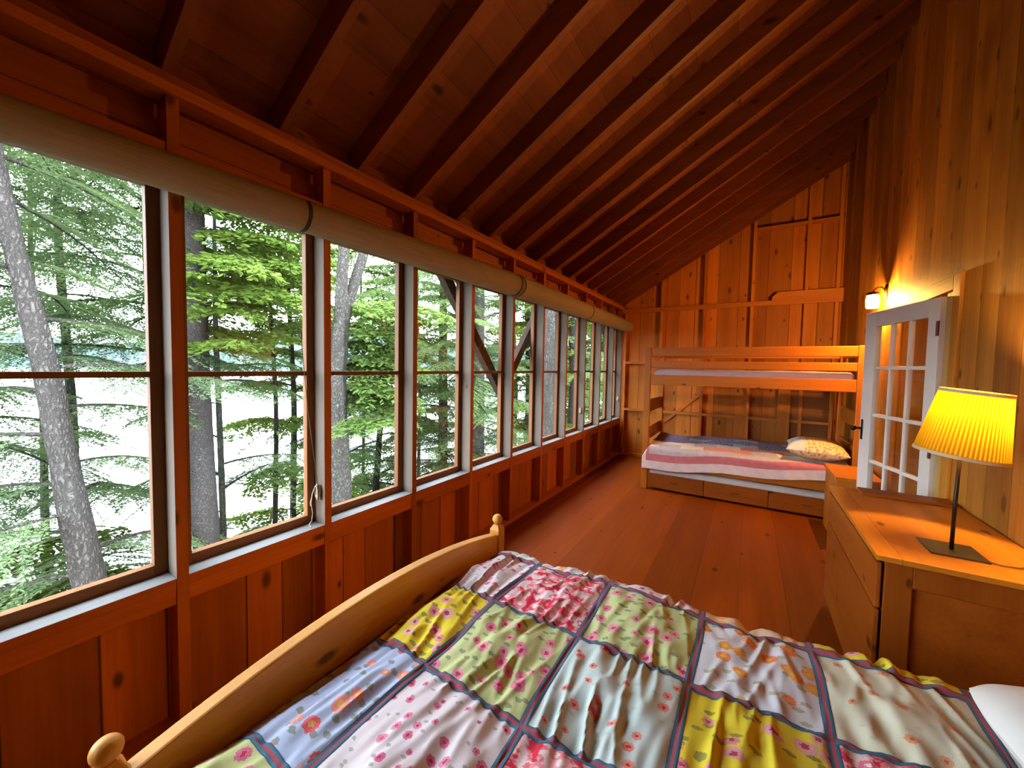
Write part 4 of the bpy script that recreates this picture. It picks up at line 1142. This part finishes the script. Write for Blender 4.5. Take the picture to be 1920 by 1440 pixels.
tree('big pale flaking trunk close outside the seventh window', [(-3.2, 6.62, -1.9, 0.21), (-3.2, 6.58, 0.0, 0.190), (-3.2, 6.56, 3.0, 0.175), (-3.2, 6.56, 7.0, 0.12)], BARK_C, HEM1, 0, (3, 5), (1, 2), seed=17, sides=36, rough=0.02, bark_step=0.03)
tree('dark bent trunk low behind the third window', [(-8.2, 6.5, -4.7, 0.10), (-8.2, 6.55, -2.0, 0.085), (-8.2, 6.68, -0.4, 0.075), (-8.2, 6.9, 1.2, 0.06), (-8.2, 7.0, 3.5, 0.02)], BARK_D, HEM1, 24, (-3.6, 3.3), (1.2, 2.6), seed=20)
tree('dark hemlock trunk in the fourth window', [(-7.4, 8.2, -4.4, 0.16), (-7.4, 8.25, 0.0, 0.13), (-7.4, 8.2, 4.0, 0.10), (-7.4, 8.2, 8, 0.05)], BARK_D, HEM1, 34, (-3.0, 6.4), (1.4, 2.8), seed=23)
# trees further off that fill the views
G_ = 'trees farther down the bank'
spec = [(-7.6, 0.2, BARK_D, MID, 'leafy', 9, (-2.6, -0.9), (0.9, 1.8), 'low bushy tree below the leaning trunk'),
        (-13.0, 1.6, BARK_D, HEM2, 'hemlock', 14, (2.4, 9.0), (1.8, 3.2), 'dim hemlock by the shore behind the leaning trunk'),
        (-9.8, 1.5, BARK_E, HEM1, 'hemlock', 14, (1.8, 6.6), (1.2, 2.3), 'lighter hemlock farther down the bank right of the leaning trunk'),
        (-8.0, 3.9, BARK_D, MID, 'leafy', 10, (2.0, 5.0), (0.9, 1.8), 'leafy tree overhanging the top of the second window'),
        (-11.5, 8.6, BARK_D, MID, 'leafy', 18, (-3.6, 7.0), (1.4, 2.8), 'leafy tree by the shore behind the third window'),
        (-3.9, 9.2, BARK_D, HEM1, 'hemlock', 22, (-1.6, 4.6), (0.9, 1.6), 'hemlock close to the house outside the far windows'),
        (-3.7, 11.4, BARK_D, MID, 'leafy', 22, (-1.6, 4.6), (0.8, 1.5), 'leafy tree close to the house past the far corner'),
        (-3.9, 14.2, BARK_D, HEM1, 'hemlock', 22, (-1.4, 5.0), (0.9, 1.7), 'hemlock on the bank past the far corner of the room'),
        (-6.0, 10.6, BARK_D, HEM1, 'hemlock', 24, (-2.4, 5.6), (1.2, 2.4), 'hemlock between the braces and the shore'),
        (-9.2, 0.1, BARK_D, HEM2, 'hemlock', 26, (-0.6, 6.5), (1.4, 2.6), 'dim hemlock farther down the bank behind the leaning trunk'),
        (-9.5, 2.5, BARK_D, HEM2, 'hemlock', 22, (1.2, 6.8), (1.4, 2.6), 'dim hemlock farther down the bank between the first two windows'),
        (-8.4, -1.5, BARK_D, HEM2, 'hemlock', 22, (-2.6, 5.5), (1.4, 2.4), 'hemlock at the left edge of the nearest window'),
        (-8.6, 4.6, BARK_D, BRT, 'leafy', 15, (-3.4, 4.4), (0.9, 1.9), 'bright leafy tree behind the third window post'),
        (-10.5, 5.6, BARK_D, HEM1, 'hemlock', 22, (0.6, 6.6), (1.4, 2.6), 'hemlock behind the forked trunk'),
        (-9.8, 9.6, BARK_D, MID, 'leafy', 24, (-3.0, 6.0), (1.2, 2.4), 'leafy tree behind the fourth window'),
        (-5.0, 9.8, BARK_D, BRT, 'leafy', 24, (-2.2, 5.6), (1.0, 2.2), 'bright leafy tree beyond the braces'),
        (-7.6, 12.4, BARK_D, HEM1, 'hemlock', 26, (-2.6, 6.8), (1.4, 2.8), 'hemlock far along the bank in the fifth window'),
        (-4.6, 12.6, BARK_D, MID, 'leafy', 26, (-2.0, 6.0), (1.2, 2.4), 'leafy tree far along the bank in the sixth window'),
        (-4.0, 17.0, BARK_D, HEM1, 'hemlock', 22, (-1.6, 6.5), (1.4, 2.8), 'hemlock far along the bank in the eighth window'),
        (-6.6, 18.0, BARK_D, BRT, 'leafy', 24, (-2.0, 6.5), (1.4, 2.8), 'bright leafy tree far along the bank'),
        (-11.5, 14.5, BARK_D, HEM2, 'hemlock', 24, (-3.0, 7.0), (1.6, 3.0), 'hemlock by the shore in the fourth window'),
        (-9.5, 22.0, BARK_D, HEM2, 'hemlock', 24, (-3.0, 8.0), (2.0, 3.4), 'distant hemlock by the shore')]
for i, (x, y, bk, lf, kd, nb, zr_, lr, lab) in enumerate(spec):
    zb = float(np.interp(-x, -xs, zs_))-0.2
    rr = (0.09+0.03*((i*7) % 3)/2)*(0.45 if kd == 'leafy' else (0.55 if x < -9 else 0.9))
    tree(lab, [(x, y, zb, rr*1.3), (x+0.05, y+0.08, 0.5, rr), (x-0.05, y, 3.5, rr*0.75), (x, y+0.1, 8.5, rr*0.35)], bk, lf, nb, zr_, lr, kind=kd, seed=40+i*3, group=None, dens=0.9 if kd == 'hemlock' else 1.0, sides=16, bark_step=0.15)
print('LEAVES', sum(n for _, n in TREES))
